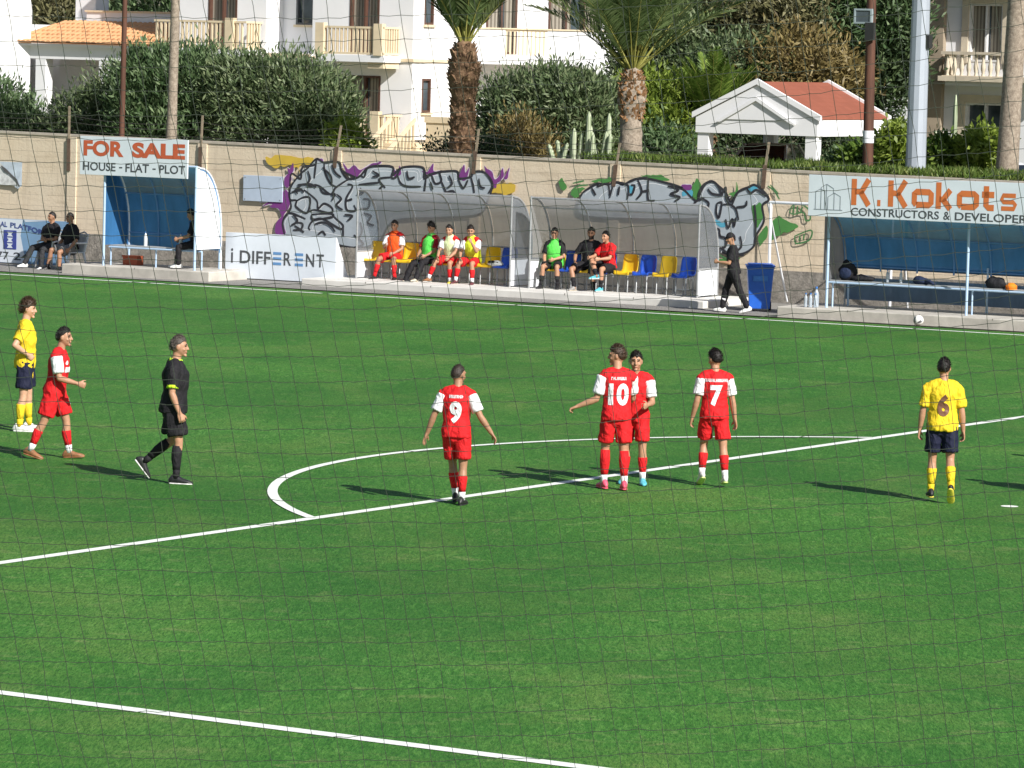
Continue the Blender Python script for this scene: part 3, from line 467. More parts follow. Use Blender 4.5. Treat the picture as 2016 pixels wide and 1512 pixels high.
# orange-lettered dugout on the left
def lettering(name, m, parent, items, y):
    for it in items:
        b = MB(); vs, fs = text_fit(*it[:5], y, *it[5:]); b.add(vs, fs); o = b.build(name, m, parent)
    return o
SIGNW = mat('sign_white', (.68, .73, .80), .5, .05, 2); ORANGE = mat('sign_orange', (.62, .17, .05), .6, .08, 3); REDOR = mat('sign_red_orange', (.52, .11, .05), .6, .08, 3); DARKT = mat('sign_charcoal', (.07, .075, .085), .6, .1, 3); SIGNBLUE = mat('sign_blue', (.12, .27, .52), .6, .08, 3); GREYT = mat('sign_grey_line', (.26, .29, .33), .6)
def dugout(lab, u0, u1, vf, zb, zt, d, posts, lowgap, sideleft, benchz):
    o = root('dugout', lab, 'dugout', u0, vf, 0); L = u1-u0; pr = arcprof(d, zt, zb+lowgap)
    def bar(name, pts, r=.025, m=BLUEP): b = MB(); b.tube(pts, r, 8, flat=True); return b.build(name, m, o, smooth=True, sharp=50)
    n = len(pr)
    nb = max(3, round(L/.82))
    for k in range(nb+1):
        x = L*k/nb; bar('rib', [(x, p[0]-.02, p[1]-.03) for p in pr[1:]], .02, SIGNBLUE)
    def strip(name, i0, i1, m):
        b = MB(); q = pr[i0:i1+1]; c = len(q); b.add([(0, p[0]+.01, p[1]+.01) for p in q]+[(L, p[0]+.01, p[1]+.01) for p in q], [(i, i+1, c+i+1, c+i) for i in range(c-1)]); return b.build(name, m, o, smooth=True)
    strip('roof_sheet', 0, 9, TEALS); strip('back_sheet', 9, n-1, BLUES)
    bar('back_rail', [(0, pr[9][0]-.03, pr[9][1]), (L, pr[9][0]-.03, pr[9][1])], .02, SIGNBLUE)
    bar('back_rail', [(0, d, benchz+.28), (L, d, benchz+.28)], .02, SIGNBLUE)
    for x in posts: bar('front_post', [(x, 0, zb), (x, 0, zt)], .032); bar('rear_post', [(x, d, zb), (x, d, zb+lowgap+.1)], .028)
    bar('top_rail', [(0, .0, zt), (L, 0, zt)], .028)
    b = MB(); b.box(.02, L-.02, .28, .62, benchz-.03, benchz); b.build('bench_plank', mat('bench_plank', (.36, .37, .37), .7, .15, 4), o, bevel=.005)
    bar('bench_rail', [(0, .25, benchz-.05), (L, .25, benchz-.05)], .022)
    for x in posts: bar('bench_leg', [(x, .3, zb), (x, .3, benchz-.04)], .02)
    if len(posts) == 2: bar('bench_leg', [(L/2, .3, zb), (L/2, .3, benchz-.04)], .02)
    for x, m in ((0, sideleft), (L, WHITEP if sideleft is not CORR else CORR)):
        b = MB(); b.prism([(x, p[0], p[1]) for p in pr[:-1]]+[(x, d, benchz), (x, 0, benchz)], (.01, 0, 0)); b.build('side_panel', m, o)
        bar('side_edge', [(x+.02, p[0], p[1]) for p in pr[:-1]]+[(x+.02, d, zb)], .022, WHITEP if m is not CORR else GALV)
    return o, L
d1, L1 = dugout('blue dugout with one person inside, under the sign with large orange letters', -12.5, -9.9, 2.0, .22, 2.62, 1.05, [0.02, 2.58], .42, BLUES, .70)
sg = root('sale_sign', 'white sign with large orange letters over a charcoal line, on the left dugout', 'sign', -13.12, 1.9, 2.34, 0)
b = MB(); b.box(0, 3.03, -.02, .02, 0, .9); b.build('board', SIGNW, sg, bevel=.004)
lettering('lettering', REDOR, sg, [('FOR', .1, .44, 1.14, .37, .042), ('SALE', 1.48, .44, 1.48, .36, .05)], -.024)
lettering('lettering', DARKT, sg, [('HOUSE', .09, .1, .93, .20, .016), ('-', 1.12, .18, .09, .03, .016), ('FLAT', 1.3, .1, .66, .20, .016), ('-', 2.06, .18, .09, .03, .016), ('PLOT', 2.25, .1, .72, .20, .016)], -.024)
b = MB(); b.tube([(.75, .05, .03), (.75, .10, .03), (2.9, .10, .03), (2.9, .05, .03)], .02, 6, flat=True); b.build('bracket', GALV, sg)
# building-logo dugout on the right
d2, L2 = dugout('long blue dugout with bags on its bench under the building logo sign', 6.25, 15.6, 1.75, .22, 2.28, 1.1, [0.1, 3.32, 6.4, 9.2], .86, CORR, .80)
b = MB(); b.box(0, L2, 1.09, 1.10, .36, .84); b.build('lower_sheet', sheet_mat('dusty_blue_sheet', (.12, .20, .33), .12, .25, .2), d2)
kg = root('constructor_sign', 'long white sign with orange letters and an outlined building logo', 'sign', 6.0, 1.45, 2.17)
b = MB(); b.box(0, 9.4, -.02, .02, 0, .875); b.build('board', SIGNW, kg, bevel=.004)
def block_letters(word, x, z, h, kx, gap, to3, b):
    """squarish techno capitals and lower-case drawn as thick strokes; h is the height of a lower-case o"""
    H = h*1.38; s_ = h*.325
    G = {'K': (.74*H, [[(0, 0), (0, H)], [(.02, H*.52), (.34*H, H*.52), (.66*H, H)], [(.30*H, H*.52), (.68*H, 0)]]),
         'k': (.70*h*1.2, [[(0, 0), (0, H)], [(.02, h*.5), (.30*h, h*.5), (.72*h, h)], [(.28*h, h*.5), (.74*h, 0)]]),
         'o': (1.04*h, [[(.12*h, s_/2), (.92*h, s_/2), (1.04*h, .26*h), (1.04*h, .76*h), (.92*h, h-s_/2), (.12*h, h-s_/2), (0, .76*h), (0, .26*h), (.12*h, s_/2)]]),
         't': (.62*h, [[(.14*h, H*.93), (.14*h, .26*h), (.28*h, s_/2), (.62*h, s_/2)], [(-.12*h, h-s_/2), (.62*h, h-s_/2)]]),
         's': (.86*h, [[(.86*h, h-s_/2), (.1*h, h-s_/2), (.02*h, h*.62), (.12*h, h*.5), (.72*h, h*.5), (.84*h, h*.38), (.76*h, s_/2), (0, s_/2)]]),
         '.': (.18*h, [[(0, s_/2), (.2*h, s_/2)]])}
    for ch in word:
        if ch == ' ': x += gap*1.6; continue
        w_, L = G[ch]; x += s_/2
        for q in L: b.stroke([(x+p[0], z+p[1]) for p in q], s_*(.72 if ch == 's' else 1), lambda p: to3(((p[0]-1.0)*kx+1.0, p[1])))
        x += w_+s_/2+gap
    return x
b = MB(); block_letters('K. Kokots', 1.0, .27, .40, .92, .05, lambda p: Vec((p[0], -.024, p[1])), b); b.build('lettering', ORANGE, kg)['label'] = 'large orange squarish name'
lettering('lettering', DARKT, kg, [('CONSTRUCTORS', 1.0, .045, 2.02, .17, .012), ('&', 3.12, .045, .15, .17, .010), ('DEVELOPERS', 3.38, .045, 1.75, .17, .012)], -.024)
b = MB(); t3 = lambda p: Vec((p[0]*.9+.08, -.024, p[1]*.9+.02))
for q in [[(.06, .14), (.80, .14)], [(.1, .14), (.1, .56), (.22, .62), (.34, .58), (.34, .14)], [(.24, .14), (.24, .66), (.38, .74), (.56, .64), (.56, .52)], [(.38, .74), (.38, .14)], [(.42, .14), (.42, .44), (.58, .54), (.74, .46), (.74, .14)], [(.58, .54), (.58, .14)]]: b.stroke(q, .018, t3)
b.build('building_logo', GREYT, kg)
b = MB(); b.tube([(.3, .03, .05), (.3, .28, .08), (9.1, .28, .08), (9.1, .03, .05)], .022, 6, flat=True); b.build('bracket', GALV, kg)

# white advertising board between dugouts
ad = root('advertising_board', 'white free-standing advertising board with charcoal letters and blue bars', 'board', -9.95, 3.35, 0, R(1.5))
b = MB(); b.box(0, 3.0, 0, .03, .02, 1.08); b.build('board', SIGNW, ad, bevel=.004)
b = MB(); b.prism([(2.985, .03, .02), (2.985, .03, 1.07), (2.985, .65, .02)], (.015, 0, 0)); b.build('side_brace', WHITEP, ad)
b = MB(); b.prism([(.0, .03, .02), (.0, .03, 1.07), (.0, .65, .02)], (.015, 0, 0)); b.build('side_brace', WHITEP, ad)
lettering('lettering', DARKT, ad, [('i', .16, .37, .055, .34, .012), ('DIFF', .40, .37, .84, .30, .012), ('R', 1.60, .37, .20, .30, .012), ('N', 2.20, .37, .22, .30, .012), ('T', 2.48, .37, .20, .30, .012)], -.006)
for x in (1.31, 1.90):
    b = MB()
    for z in (.37, .49, .61): b.box(x, x+.22, -.006, -.002, z, z+.062)
    b.build('blue_bars', SIGNBLUE, ad)['label'] = 'three blue bars that stand for an E'
# far-left banner
bn = root('advertising_banner', 'blue and white banner with navy logo behind the two seated men', 'banner', -17.6, 3.95, 0)
b = MB(); b.box(0, 2.75, 0, .03, .02, 1.1); b.build('board', mat('banner_blue', (.20, .34, .52), .6, .08, 3), bn, bevel=.004)
b = MB(); b.add([(0, -.004, .03), (1.55, -.004, .03), (1.42, -.004, .3), (1.32, -.004, .7), (1.38, -.004, 1.09), (0, -.004, 1.09)], [(0, 1, 2, 3, 4, 5)]); b.add([(2.1, -.004, 1.09), (1.45, -.004, 1.04), (1.42, -.004, 1.09)], [(0, 1, 2)]); b.build('white_field', SIGNW, bn)
NAVYL = mat('banner_navy', (.05, .08, .26), .6)
for word, x0, wd in (('AL', 0, .2), ('PLATFORMS', .28, 1.27)):
    b = MB(); vs, fs = text_flat(word, .2, .006); k = wd/max(p[0] for p in vs); b.add([(.72+x0+p[0]*k, -.008, .9+p[1]*.85-.10*(x0+p[0]*k)**2) for p in vs], fs); b.build('lettering', NAVYL, bn)
lettering('lettering', DARKT, bn, [('77', .62, .10, .36, .19, .012), ('24', 1.12, .10, .46, .19, .012)], -.008)
b = MB(); b.box(.82, 1.2, -.012, -.004, .36, .82); b.build('logo_square', mat('banner_logo', (.05, .07, .30), .6), bn)
b = MB()
for z in (.42, .56, .70): b.add([(.92, -.015, z-.03), (1.10, -.015, z-.03), (1.05, -.015, z+.025), (1.10, -.015, z+.08), (.92, -.015, z+.08), (.97, -.015, z+.025)], [(0, 1, 2, 3, 4, 5)])
b.build('logo_figure', SIGNW, bn)

# wheelie bin, small training goal, football
BIN = NT('bin_blue'); BIN.color(BIN.ramp(BIN.noise(5, 3), [(.3, (.015, .11, .55)), (.7, (.025, .14, .62))])); BIN = BIN.set(Roughness=.38)
bi = root('wheelie_bin', 'blue plastic wheelie bin standing beside the walking man in black', 'bin', 4.28, 2.75, 0, R(28))
b = MB(); n = [(-.22, -.24), (.22, -.24), (.22, .24), (-.22, .24)]; m_ = [(-.285, -.31), (.285, -.31), (.285, .33), (-.285, .33)]
b.add([(x, y, .06) for x, y in n]+[(x, y, .93) for x, y in m_]+[(x*1.06, y*1.05, .93) for x, y in m_]+[(x*1.06, y*1.05, .97) for x, y in m_], [(3, 2, 1, 0)]+[(i, (i+1) % 4, 4+(i+1) % 4, 4+i) for i in range(4)]+[(4+i, 4+(i+1) % 4, 8+(i+1) % 4, 8+i) for i in range(4)]+[(8+i, 8+(i+1) % 4, 12+(i+1) % 4, 12+i) for i in range(4)]+[(12, 13, 14, 15)])
b.build('bin_body', BIN, bi, bevel=.015)
b = MB(); b.box(-.32, .32, -.36, .36, .975, 1.0); b.box(-.27, .27, -.30, .30, 1.0, 1.03); b.build('lid', BIN, bi, bevel=.012)
b = MB(); b.tube([(-.2, .40, .99), (.2, .40, .99)], .018, 8); b.build('handle', BIN, bi, smooth=True)
b = MB(); b.add([(-.16, -.335, .78), (.16, -.335, .78), (.16, -.325, .66), (-.16, -.325, .66)], [(3, 2, 1, 0)]); b.build('front_label', mat('bin_label', (.05, .2, .62), .5), bi)
RUB = mat('black_rubber', (.02, .02, .02), .7)
for x in (-.25, .22): b = MB(); b.tube([(x, .27, .1), (x+.05, .27, .1)], .1, 18, flat=True); b.build('wheel', RUB, bi, bevel=.008)
tg = root('training_goal', 'small white tubular goal frame standing by the graffiti behind the bin', 'goal frame', 3.25, 4.6, 0)
b = MB(); b.tube([(.35, 0, 0), (.35, 0, 2.28)], .035, 10); b.build('goal_post', WHITEP, tg, smooth=True)
b = MB(); b.tube([(3.3, 0, 0), (3.3, 0, 2.28)], .035, 10); b.build('goal_post', WHITEP, tg, smooth=True)
b = MB(); b.tube([(.33, 0, 2.3), (3.32, 0, 2.3)], .035, 10); b.build('crossbar', WHITEP, tg, smooth=True)
for x in (.35, 3.3): b = MB(); b.tube([(x, 0, 2.28), (x-.32*(x < 1), .5, 2.26), (x-.1, 1.2, .05)], .022, 8); b.build('rear_stay', WHITEP, tg, smooth=True)
fb = root('football', 'white football with dark patches lying at the kerb near the right dugout', 'ball', 8.83, .98, .113)
fm = NT('ball_leather'); vo = fm.n('TexVoronoi'); vo.inputs['Scale'].default_value = 9; fm.l(fm.coord(), vo.inputs['Vector']); fm.color(fm.ramp(vo.outputs['Color'], [(.74, (.75, .75, .72)), (.78, (.12, .12, .13))])); fm = fm.set(Roughness=.4)
b = MB(); b.ell((0, 0, 0), (.11, .11, .11), None, 24, 16); b.build('panels', fm, fb, smooth=True)

# things lying about
BLACKF = cloth('black_fabric', (.018, .018, .022)); NAVYF = cloth('navy_fabric', (.02, .03, .07))
def lump(name, cat, lab, u, v, z, r, m, parts=()):
    o = root(name, lab, cat, u, v, z); b = MB(); b.ell((0, 0, r[2]*.8), r, None, 28, 18)
    b.v = [(x*(1+.25*noise.noise(Vec((x*9+u, y*9, z_*9)))), y*(1+.2*noise.noise(Vec((x*7, y*7+u, z_*7)))), max(0, z_*(1+.3*noise.noise(Vec((x*6, y*6, u)))))) for x, y, z_ in b.v]
    b.build('fabric', m, o, smooth=True)
    for nm, fn, mm in parts: q = MB(); fn(q); q.build(nm, mm, o, smooth=True)
    return o
strap = lambda x: (lambda q: q.tube([(x-.14, -.02, .18), (x-.09, -.03, .40), (x+.07, -.03, .42), (x+.14, -.02, .18)], .014, 6))
lump('backpack', 'backpack', 'black backpack standing on the bench at the left end of the right dugout', 6.62, 2.2, .80, (.2, .14, .25), BLACKF, [('strap', strap(0), BLACKF), ('pocket', lambda q: q.ell((0, -.13, .16), (.14, .05, .12)), NAVYF)])
lump('dark_bag', 'bag', 'flat black bag lying on the bench beside the standing backpack', 7.0, 2.15, .80, (.26, .15, .07), BLACKF, [('strap', lambda q: q.tube([(-.2, 0, .09), (0, -.1, .15), (.2, 0, .09)], .012, 6), NAVYF)])
lump('dark_jacket', 'jacket', 'dark jacket heaped on the bench near the middle post of the right dugout', 8.35, 2.15, .80, (.2, .13, .09), NAVYF, [('sleeve', lambda q: q.tube([(.1, -.05, .08), (.25, -.12, .07), (.34, -.1, .03)], (.05, .045, .04), 10), NAVYF)])
lump('shoulder_bag', 'bag', 'slouched dark shoulder bag on the bench right of the middle post', 10.05, 2.15, .80, (.24, .15, .13), BLACKF, [('strap', lambda q: q.tube([(-.2, 0, .1), (-.1, -.05, .2), (.12, -.05, .19), (.22, 0, .1)], .012, 6), NAVYF)])
oc = root('training_cones', 'bright orange stack of training cones on the bench at the right edge', 'cones', 10.42, 2.1, .80)
OR2 = mat('orange_plastic', (.85, .24, .02), .5, .05)
for k in range(3): b = MB(); b.tube([(0, 0, .03*k+.0), (0, 0, .03*k+.02), (0, 0, .03*k+.075)], (.13, .115, .05), 18, flat=True); b.build('cone', OR2, oc, smooth=True, sharp=50)
cl = lump('white_clothes', 'clothes', 'white and dark clothes heaped on the empty yellow seat beside the blue seat', -3.05, 4.02, .58, (.19, .15, .07), cloth('white_fabric', (.62, .60, .56)), [('dark_sock', lambda q: q.tube([(-.1, -.1, .1), (.02, -.14, .11), (.1, -.08, .09)], (.03, .03, .02), 8), BLACKF)])
PLAS = NT('bottle_plastic'); PLAS.color((.70, .78, .86)); PLAS = PLAS.set(Roughness=.15, Transmission_Weight=.55)
CAPM_ = mat('bottle_cap', (.05, .18, .5), .5)
def bottle(lab, u, v, z, m=None, s_=1.0, h=0):
    o = root('water_bottle', lab, 'bottle', u, v, z, 0, 'bottles by the dugouts')
    b = MB(); b.tube([(0, 0, .004), (0, 0, .17*s_), (0, 0, .2*s_), (0, 0, .225*s_), (0, 0, .25*s_)], (.034*s_, .034*s_, .03*s_, .015*s_, .013*s_), 14, flat=True); b.build('bottle_body', m or PLAS, o, smooth=True, sharp=60)
    b = MB(); b.tube([(0, 0, .25*s_), (0, 0, .275*s_)], .016*s_, 10, flat=True); b.build('bottle_cap', CAPM_, o); return o
WB = mat('white_bottle', (.75, .77, .78), .4)
bottle('white bottle standing near the middle of the left dugout bench', -11.57, 2.4, .70, WB, 1.25)
bottle('white bottle on the left dugout bench beside the person in black', -10.58, 2.4, .70, WB, 1.3)
for k, (u, v, lab) in enumerate([(5.98, 1.5, 'clear bottle in the cluster on the kerb by the right dugout, front left one'), (6.09, 1.5, 'clear bottle in the cluster on the kerb by the right dugout, front middle one'), (6.2, 1.52, 'clear bottle in the cluster on the kerb by the right dugout, front right one'), (6.04, 1.62, 'clear bottle in the cluster on the kerb, back left one'), (6.16, 1.64, 'clear bottle in the cluster on the kerb, tall back right one')]): bottle(lab, u, v, .22, None, 1.1 if k < 4 else 1.6)
for u, lab in [(7.55, 'clear water bottle standing alone on the right dugout bench'), (7.86, 'clear water bottle on the right dugout bench beside the dark jacket')]: bottle(lab, u, 2.2, .80, None, 1.0)
bx = root('orange_crate', 'rust red plastic crate under the left dugout bench', 'crate', -12.15, 2.75, .22)
b = MB(); b.box(-.2, .2, -.14, .14, 0, .02); [b.box(*q) for q in [(-.2, -.185, -.14, .14, .02, .22), (.185, .2, -.14, .14, .02, .22), (-.185, .185, -.14, -.125, .02, .22), (-.185, .185, .125, .14, .02, .22)]]; b.build('crate_walls', mat('crate_red', (.33, .07, .03), .6, .15), bx)
b = MB(); b.box(-.215, .215, -.155, -.14, .19, .23); b.build('rim', mat('crate_red', (.33, .07, .03), .6, .15), bx)

# ---------------------------------------------------------------- houses
RENDW = mat('white_render', (.80, .80, .81), .85, .04, .6, .08, 30); CREAM = mat('cream_stone', (.70, .58, .40), .8, .1, 2, .1, 30)
BROWNF = mat('brown_window_frame', (.10, .05, .035), .5, .15); GREYF = mat('grey_window_frame', (.10, .11, .12), .5)
gl = NT('window_glass'); gl.color(gl.ramp(gl.noise(1.2, 3), [(.3, (.03, .04, .05)), (.7, (.10, .13, .15))])); GLASS = gl.set(Roughness=.08, Specular_IOR_Level=.8)
cu = NT('curtain'); wv = cu.n('TexWave'); wv.inputs['Scale'].default_value = 2.6; wv.inputs['Distortion'].default_value = 2.5; cu.l(cu.mapv((1, .2, .08)), wv.inputs['Vector']); cu.color(cu.ramp(wv.outputs['Fac'], [(.1, (.16, .14, .11)), (.8, (.36, .33, .27))])); CURT = cu.set(Roughness=.9)
def part(name, m, par, *boxes, bevel=0):
    b = MB(); [b.box(*q) for q in boxes]; return b.build(name, m, par, bevel=bevel)
class Frame:                                 # lets a wing or face of a house carry its openings: local x along it, -y outward
    def __init__(s, par, x, y, z, rz): s.par, s.M = par, Matrix.Translation((x, y, z)) @ Matrix.Rotation(rz, 4, 'Z')
    def part(s, name, m, *boxes, par=None, bevel=0):
        o = part(name, m, par or s.par, *boxes, bevel=bevel)
        if not par: o.matrix_local = s.M
        return o
def window(F, x0, x1, z0, z1, fm=BROWNF, curtain=False, leaves=2, sill=True, name='window', deep=.1):
    t = .07; fr = F.part(name, fm, (x0, x0+t, -.02, deep, z0, z1), (x1-t, x1, -.02, deep, z0, z1), (x0+t, x1-t, -.02, deep, z1-t, z1), (x0+t, x1-t, -.02, deep, z0, z0+t),
                         *[(x0+(x1-x0)*k/leaves-.03, x0+(x1-x0)*k/leaves+.03, -.01, deep, z0+t, z1-t) for k in range(1, leaves)])
    F.part('pane', GLASS, (x0+t, x1-t, deep-.03, deep-.02, z0+t, z1-t), par=fr)
    if curtain: c = F.part('curtain', CURT, (x0+t, x0+(x1-x0)*.42, deep-.045, deep-.031, z0+t, z1-t), (x0+(x1-x0)*.58, x1-t, deep-.045, deep-.031, z0+t, z1-t), par=fr)
    if sill: F.part('sill', CREAM, (x0-.06, x1+.06, -.08, deep, z0-.08, z0-.002), par=fr)
    return fr
def wall_with_holes(F, name, m, x0, x1, z0, z1, holes, th=.25):
    xs = sorted({x0, x1, *[h[0] for h in holes], *[h[1] for h in holes]}); zs = sorted({z0, z1, *[h[2] for h in holes], *[h[3] for h in holes]}); b = MB()
    for i in range(len(xs)-1):
        for j in range(len(zs)-1):
            cx, cz = (xs[i]+xs[i+1])/2, (zs[j]+zs[j+1])/2
            if any(h[0] < cx < h[1] and h[2] < cz < h[3] for h in holes): continue
            b.add([(xs[i], 0, zs[j]), (xs[i+1], 0, zs[j]), (xs[i+1], 0, zs[j+1]), (xs[i], 0, zs[j+1])], [(0, 1, 2, 3)])
    for h in holes:
        a, c, d, e = h; b.add([(a, 0, d), (c, 0, d), (c, 0, e), (a, 0, e), (a, th, d), (c, th, d), (c, th, e), (a, th, e)], [(0, 4, 5, 1), (1, 5, 6, 2), (2, 6, 7, 3), (3, 7, 4, 0)])
    o = b.build(name, m, F.par); o.matrix_local = F.M; return o
def balustrade(F, x0, x1, z0, z1, step=.16, posts=(), y=0, name='balustrade', m=CREAM, side=None):
    bx = [(x0, x1, y-.05, y+.05, z1-.07, z1), (x0, x1, y-.05, y+.05, z0, z0+.07)]
    x = x0+step*.6
    while x < x1-.05:
        if not any(abs(x-p) < .2 for p in posts): bx.append((x-.035, x+.035, y-.035, y+.035, z0+.07, z1-.07))
        x += step
    bl = F.part(name, m, *bx)
    for p in posts: F.part('pier', m, (p-.16, p+.16, y-.12, y+.12, z0-.02, z1+.1), par=bl)
    if side:
        xs, d = side; q = [(xs-.05, xs+.05, y+.05, y+d, z1-.07, z1), (xs-.05, xs+.05, y+.05, y+d, z0, z0+.07)]; yy = y+.22
        while yy < y+d-.05: q.append((xs-.035, xs+.035, yy-.035, yy+.035, z0+.07, z1-.07)); yy += step
        F.part('side_rail', m, *q, par=bl)
    return bl
# --- the big white villa
H1 = root('white_villa', 'large white two-storey villa with cream balconies behind the hedges and two palms', 'house', -30, 40, 2.1)
A = Frame(H1, 0, 0, 0, 0)                    # block A front, x = u+30, z above 2.1
wall_with_holes(A, 'wall', RENDW, -.5, 3.38, -.9, 8.6, [(.94, 2.08, 3.2, 5.35), (.97, 2.18, .35, 2.47)])
S = Frame(H1, 3.38, 0, 0, R(90)); wall_with_holes(S, 'wall', RENDW, 0, 4.4, -.9, 8.6, [(.7, 1.3, 4.2, 5.5), (.65, 1.22, 1.3, 2.42)])
window(A, .94, 2.08, 3.2, 5.35, BROWNF, True, 2, False, 'balcony_door', .2); window(A, .97, 2.18, .35, 2.47, BROWNF, True, 2, False, 'terrace_door', .2)
window(S, .7, 1.3, 4.2, 5.5, BROWNF, False, 1, True); window(S, .65, 1.22, 1.3, 2.42, BROWNF, False, 1, True)
A.part('cornice', CREAM, (-.5, 3.45, -.06, -.002, 2.96, 3.06)); S.part('cornice', CREAM, (0, 4.4, -.06, -.002, 2.96, 3.06))
A.part('balcony_slab', RENDW, (.35, 2.95, -1.15, -.003, 2.92, 3.14)); A.part('balcony_corbel', CREAM, (2.3, 2.9, -1.05, -.062, 2.72, 2.92))
balustrade(A, .42, 2.9, 3.16, 4.08, .155, (.5, 2.74), -1.08, side=(2.86, 1.05))
A.part('terrace', CREAM, (.3, 3.2, -1.35, -.004, -.9, .36)); balustrade(A, .5, 3.05, .38, 1.22, .17, (2.72,), -1.15, side=(3.02, 1.1))
st = MB()
for k in range(7): st.box(3.22, 4.1, -1.2-.26*(k+1), -1.2-.26*k, -.9, .30-.16*k)
st.build('stairs', CREAM, H1)
for x in (3.22, 4.14):
    b = MB(); b.prism([(x, -1.1, 1.15), (x, -3.1, -.05), (x, -3.1, -.17), (x, -1.1, 1.03)], (.09, 0, 0))
    for k in range(9): y = -1.2-.22*k; z = .30-.14*k; b.box(x+.01, x+.08, y-.035, y+.035, z-.1, z+.75)
    b.build('stair_rail', CREAM, H1)
part('side_terrace', CREAM, H1, (4.3, 6.6, -.6, 3.6, -.9, 1.12), (4.26, 6.64, -.64, -.6, 1.0, 1.2))
part('landing', CREAM, H1, (3.4, 4.3, -1.2, 3.6, -.9, .34))
part('flat_roof', RENDW, H1, (-5.95, 3.5, -.1, 9, 8.6, 8.85))
part('wall', RENDW, H1, (-5.9, -5.88, .002, 9, -.9, 8.6))
Rc = Frame(H1, -2.34, 1.05, 0, 0)            # recess with the grey window
wall_with_holes(Rc, 'wall', RENDW, 0, 2.0, -.9, 8.6, [(.52, 1.42, 4.1, 6.2)]); window(Rc, .52, 1.42, 4.1, 6.2, GREYF, False, 1, True, deep=.15)
Rc.part('balcony_slab', RENDW, (-.05, 1.86, -1.2, -.003, 2.9, 3.15)); Rc.part('cornice', CREAM, (-.05, 1.86, -1.26, -1.2, 3.0, 3.12))
part('wall', RENDW, H1, (-.52, -.5, .002, 1.05, -.9, 8.6))
Lw = Frame(H1, -8, 0, 0, 0); wall_with_holes(Lw, 'wall', RENDW, 2.1, 5.66, -.9, 8.6, [(3.35, 4.5, 3.2, 5.35)])
window(Lw, 3.35, 4.5, 3.2, 5.35, BROWNF, True, 2, False, 'balcony_door', .2)
LS = Frame(H1, -2.34, 0, 0, R(90)); wall_with_holes(LS, 'wall', RENDW, 0, 1.05, -.9, 8.6, [])
Lw.part('balcony_slab', RENDW, (1.8, 5.7, -1.15, -.003, 2.98, 3.2)); balustrade(Lw, 1.9, 5.6, 3.22, 4.16, .17, (4.95,), -1.08, side=(5.5, 1.05))
# right wing, turned towards the sun
Wg = Frame(H1, 3.4, 4.4, 0, R(30))
wall_with_holes(Wg, 'wall', RENDW, 0, 5.05, -.9, 8.6, [(.2, 1.25, 3.3, 5.6), (2.3, 4.1, 3.3, 5.6)])
window(Wg, .2, 1.25, 3.3, 5.6, BROWNF, True, 2, False, 'balcony_door', .2); window(Wg, 2.3, 4.1, 3.3, 5.6, BROWNF, True, 3, False, 'balcony_door', .2)
Wg.part('balcony_slab', RENDW, (-.05, 5.1, -1.3, -.003, 2.95, 3.12))
pp = Wg.part('parapet', RENDW, (-.05, .85, -1.3, -1.18, 3.12, 4.12), (2.25, 5.1, -1.3, -1.18, 3.12, 4.12), (.85, 2.25, -1.3, -1.18, 3.12, 3.26), (5.0, 5.1, -1.18, -.01, 3.12, 4.12))
Wg.part('bars', CREAM, *[(.85+.14*k, .91+.14*k, -1.28, -1.2, 3.26, 4.06) for k in range(10)], (.85, 2.25, -1.29, -1.19, 4.06, 4.12), par=pp)
Wg.part('coping', CREAM, (-.08, 5.15, -1.34, -1.14, 4.122, 4.17), par=pp)
Wg.part('porch_canopy', RENDW, (3.4, 5.1, -1.9, -1.32, 2.55, 3.0)); Wg.part('canopy_trim', mat('terracotta_trim', (.34, .13, .07), .8), (3.38, 5.12, -1.92, -1.3, 2.49, 2.545))
# --- low house with tiled porch on the left
TILE = NT('clay_tiles'); tw = TILE.n('TexWave'); tw.inputs['Scale'].default_value = 2.4; tw.inputs['Distortion'].default_value = .6; TILE.l(TILE.mapv((1, 0, 0)), tw.inputs['Vector'])
TILE.color(TILE.mix(TILE.noise(7, 4, .8), (.50, .22, .09), (.78, .46, .24))); TILE = TILE.set(Roughness=.85)
def tiled_slope(name, par, x0, x1, y0, z0, y1, z1, xi0=0, xi1=0, pitch=.21, rows=6, m=TILE):
    """barrel tiles modelled in rows from the eave (y0,z0) up to the ridge (y1,z1); xi trims the hips"""
    b = MB(); sl = Vec((0, y1-y0, z1-z0))
    for r_ in range(rows):
        t0, t1 = r_/rows, (r_+1)/rows+.02; a0, a1 = x0+xi0*t0, x1-xi1*t0; n_ = int((a1-a0)/pitch)
        for k in range(n_):
            x = a0+pitch*(k+.5); d = .02*noise.noise(Vec((x*3, r_*2.3, 1))); vs = []
            for tt, lift in ((t0, .05+d), (t1, .015+d)):
                for q in np.linspace(0, math.pi, 6): vs.append((x+.5*pitch*math.cos(q), y0+sl.y*tt, z0+sl.z*tt+lift+.055*math.sin(q)))
            b.add(vs, [(i, i+1, 7+i, 6+i) for i in range(5)]+[(5, 4, 3, 2, 1, 0)])
    b.add([(x0, y0, z0), (x1, y0, z0), (x1-xi1, y1, z1), (x0+xi0, y1, z1)], [(0, 1, 2, 3)])
    return b.build(name, m, par)
H0 = root('tiled_porch_house', 'white house with an orange clay-tiled porch roof, half hidden by the tall hedge', 'house', -42, 40, 2.1)
part('wall', RENDW, H0, (-6, .9, 2.2, 9, -1, 3.9))
tiled_slope('porch_roof', H0, -.75, 6.0, -.4, 3.25, 1.9, 4.0, .9, .7)
part('fascia', RENDW, H0, (.0, 5.8, -.15, .05, 2.72, 3.16), (-.6, 5.9, -.35, -.15, 3.16, 3.24))
for x in (.35, 3.0, 5.5): part('pillar', RENDW, H0, (x, x+.42, -.14, .28, -1, 2.72))
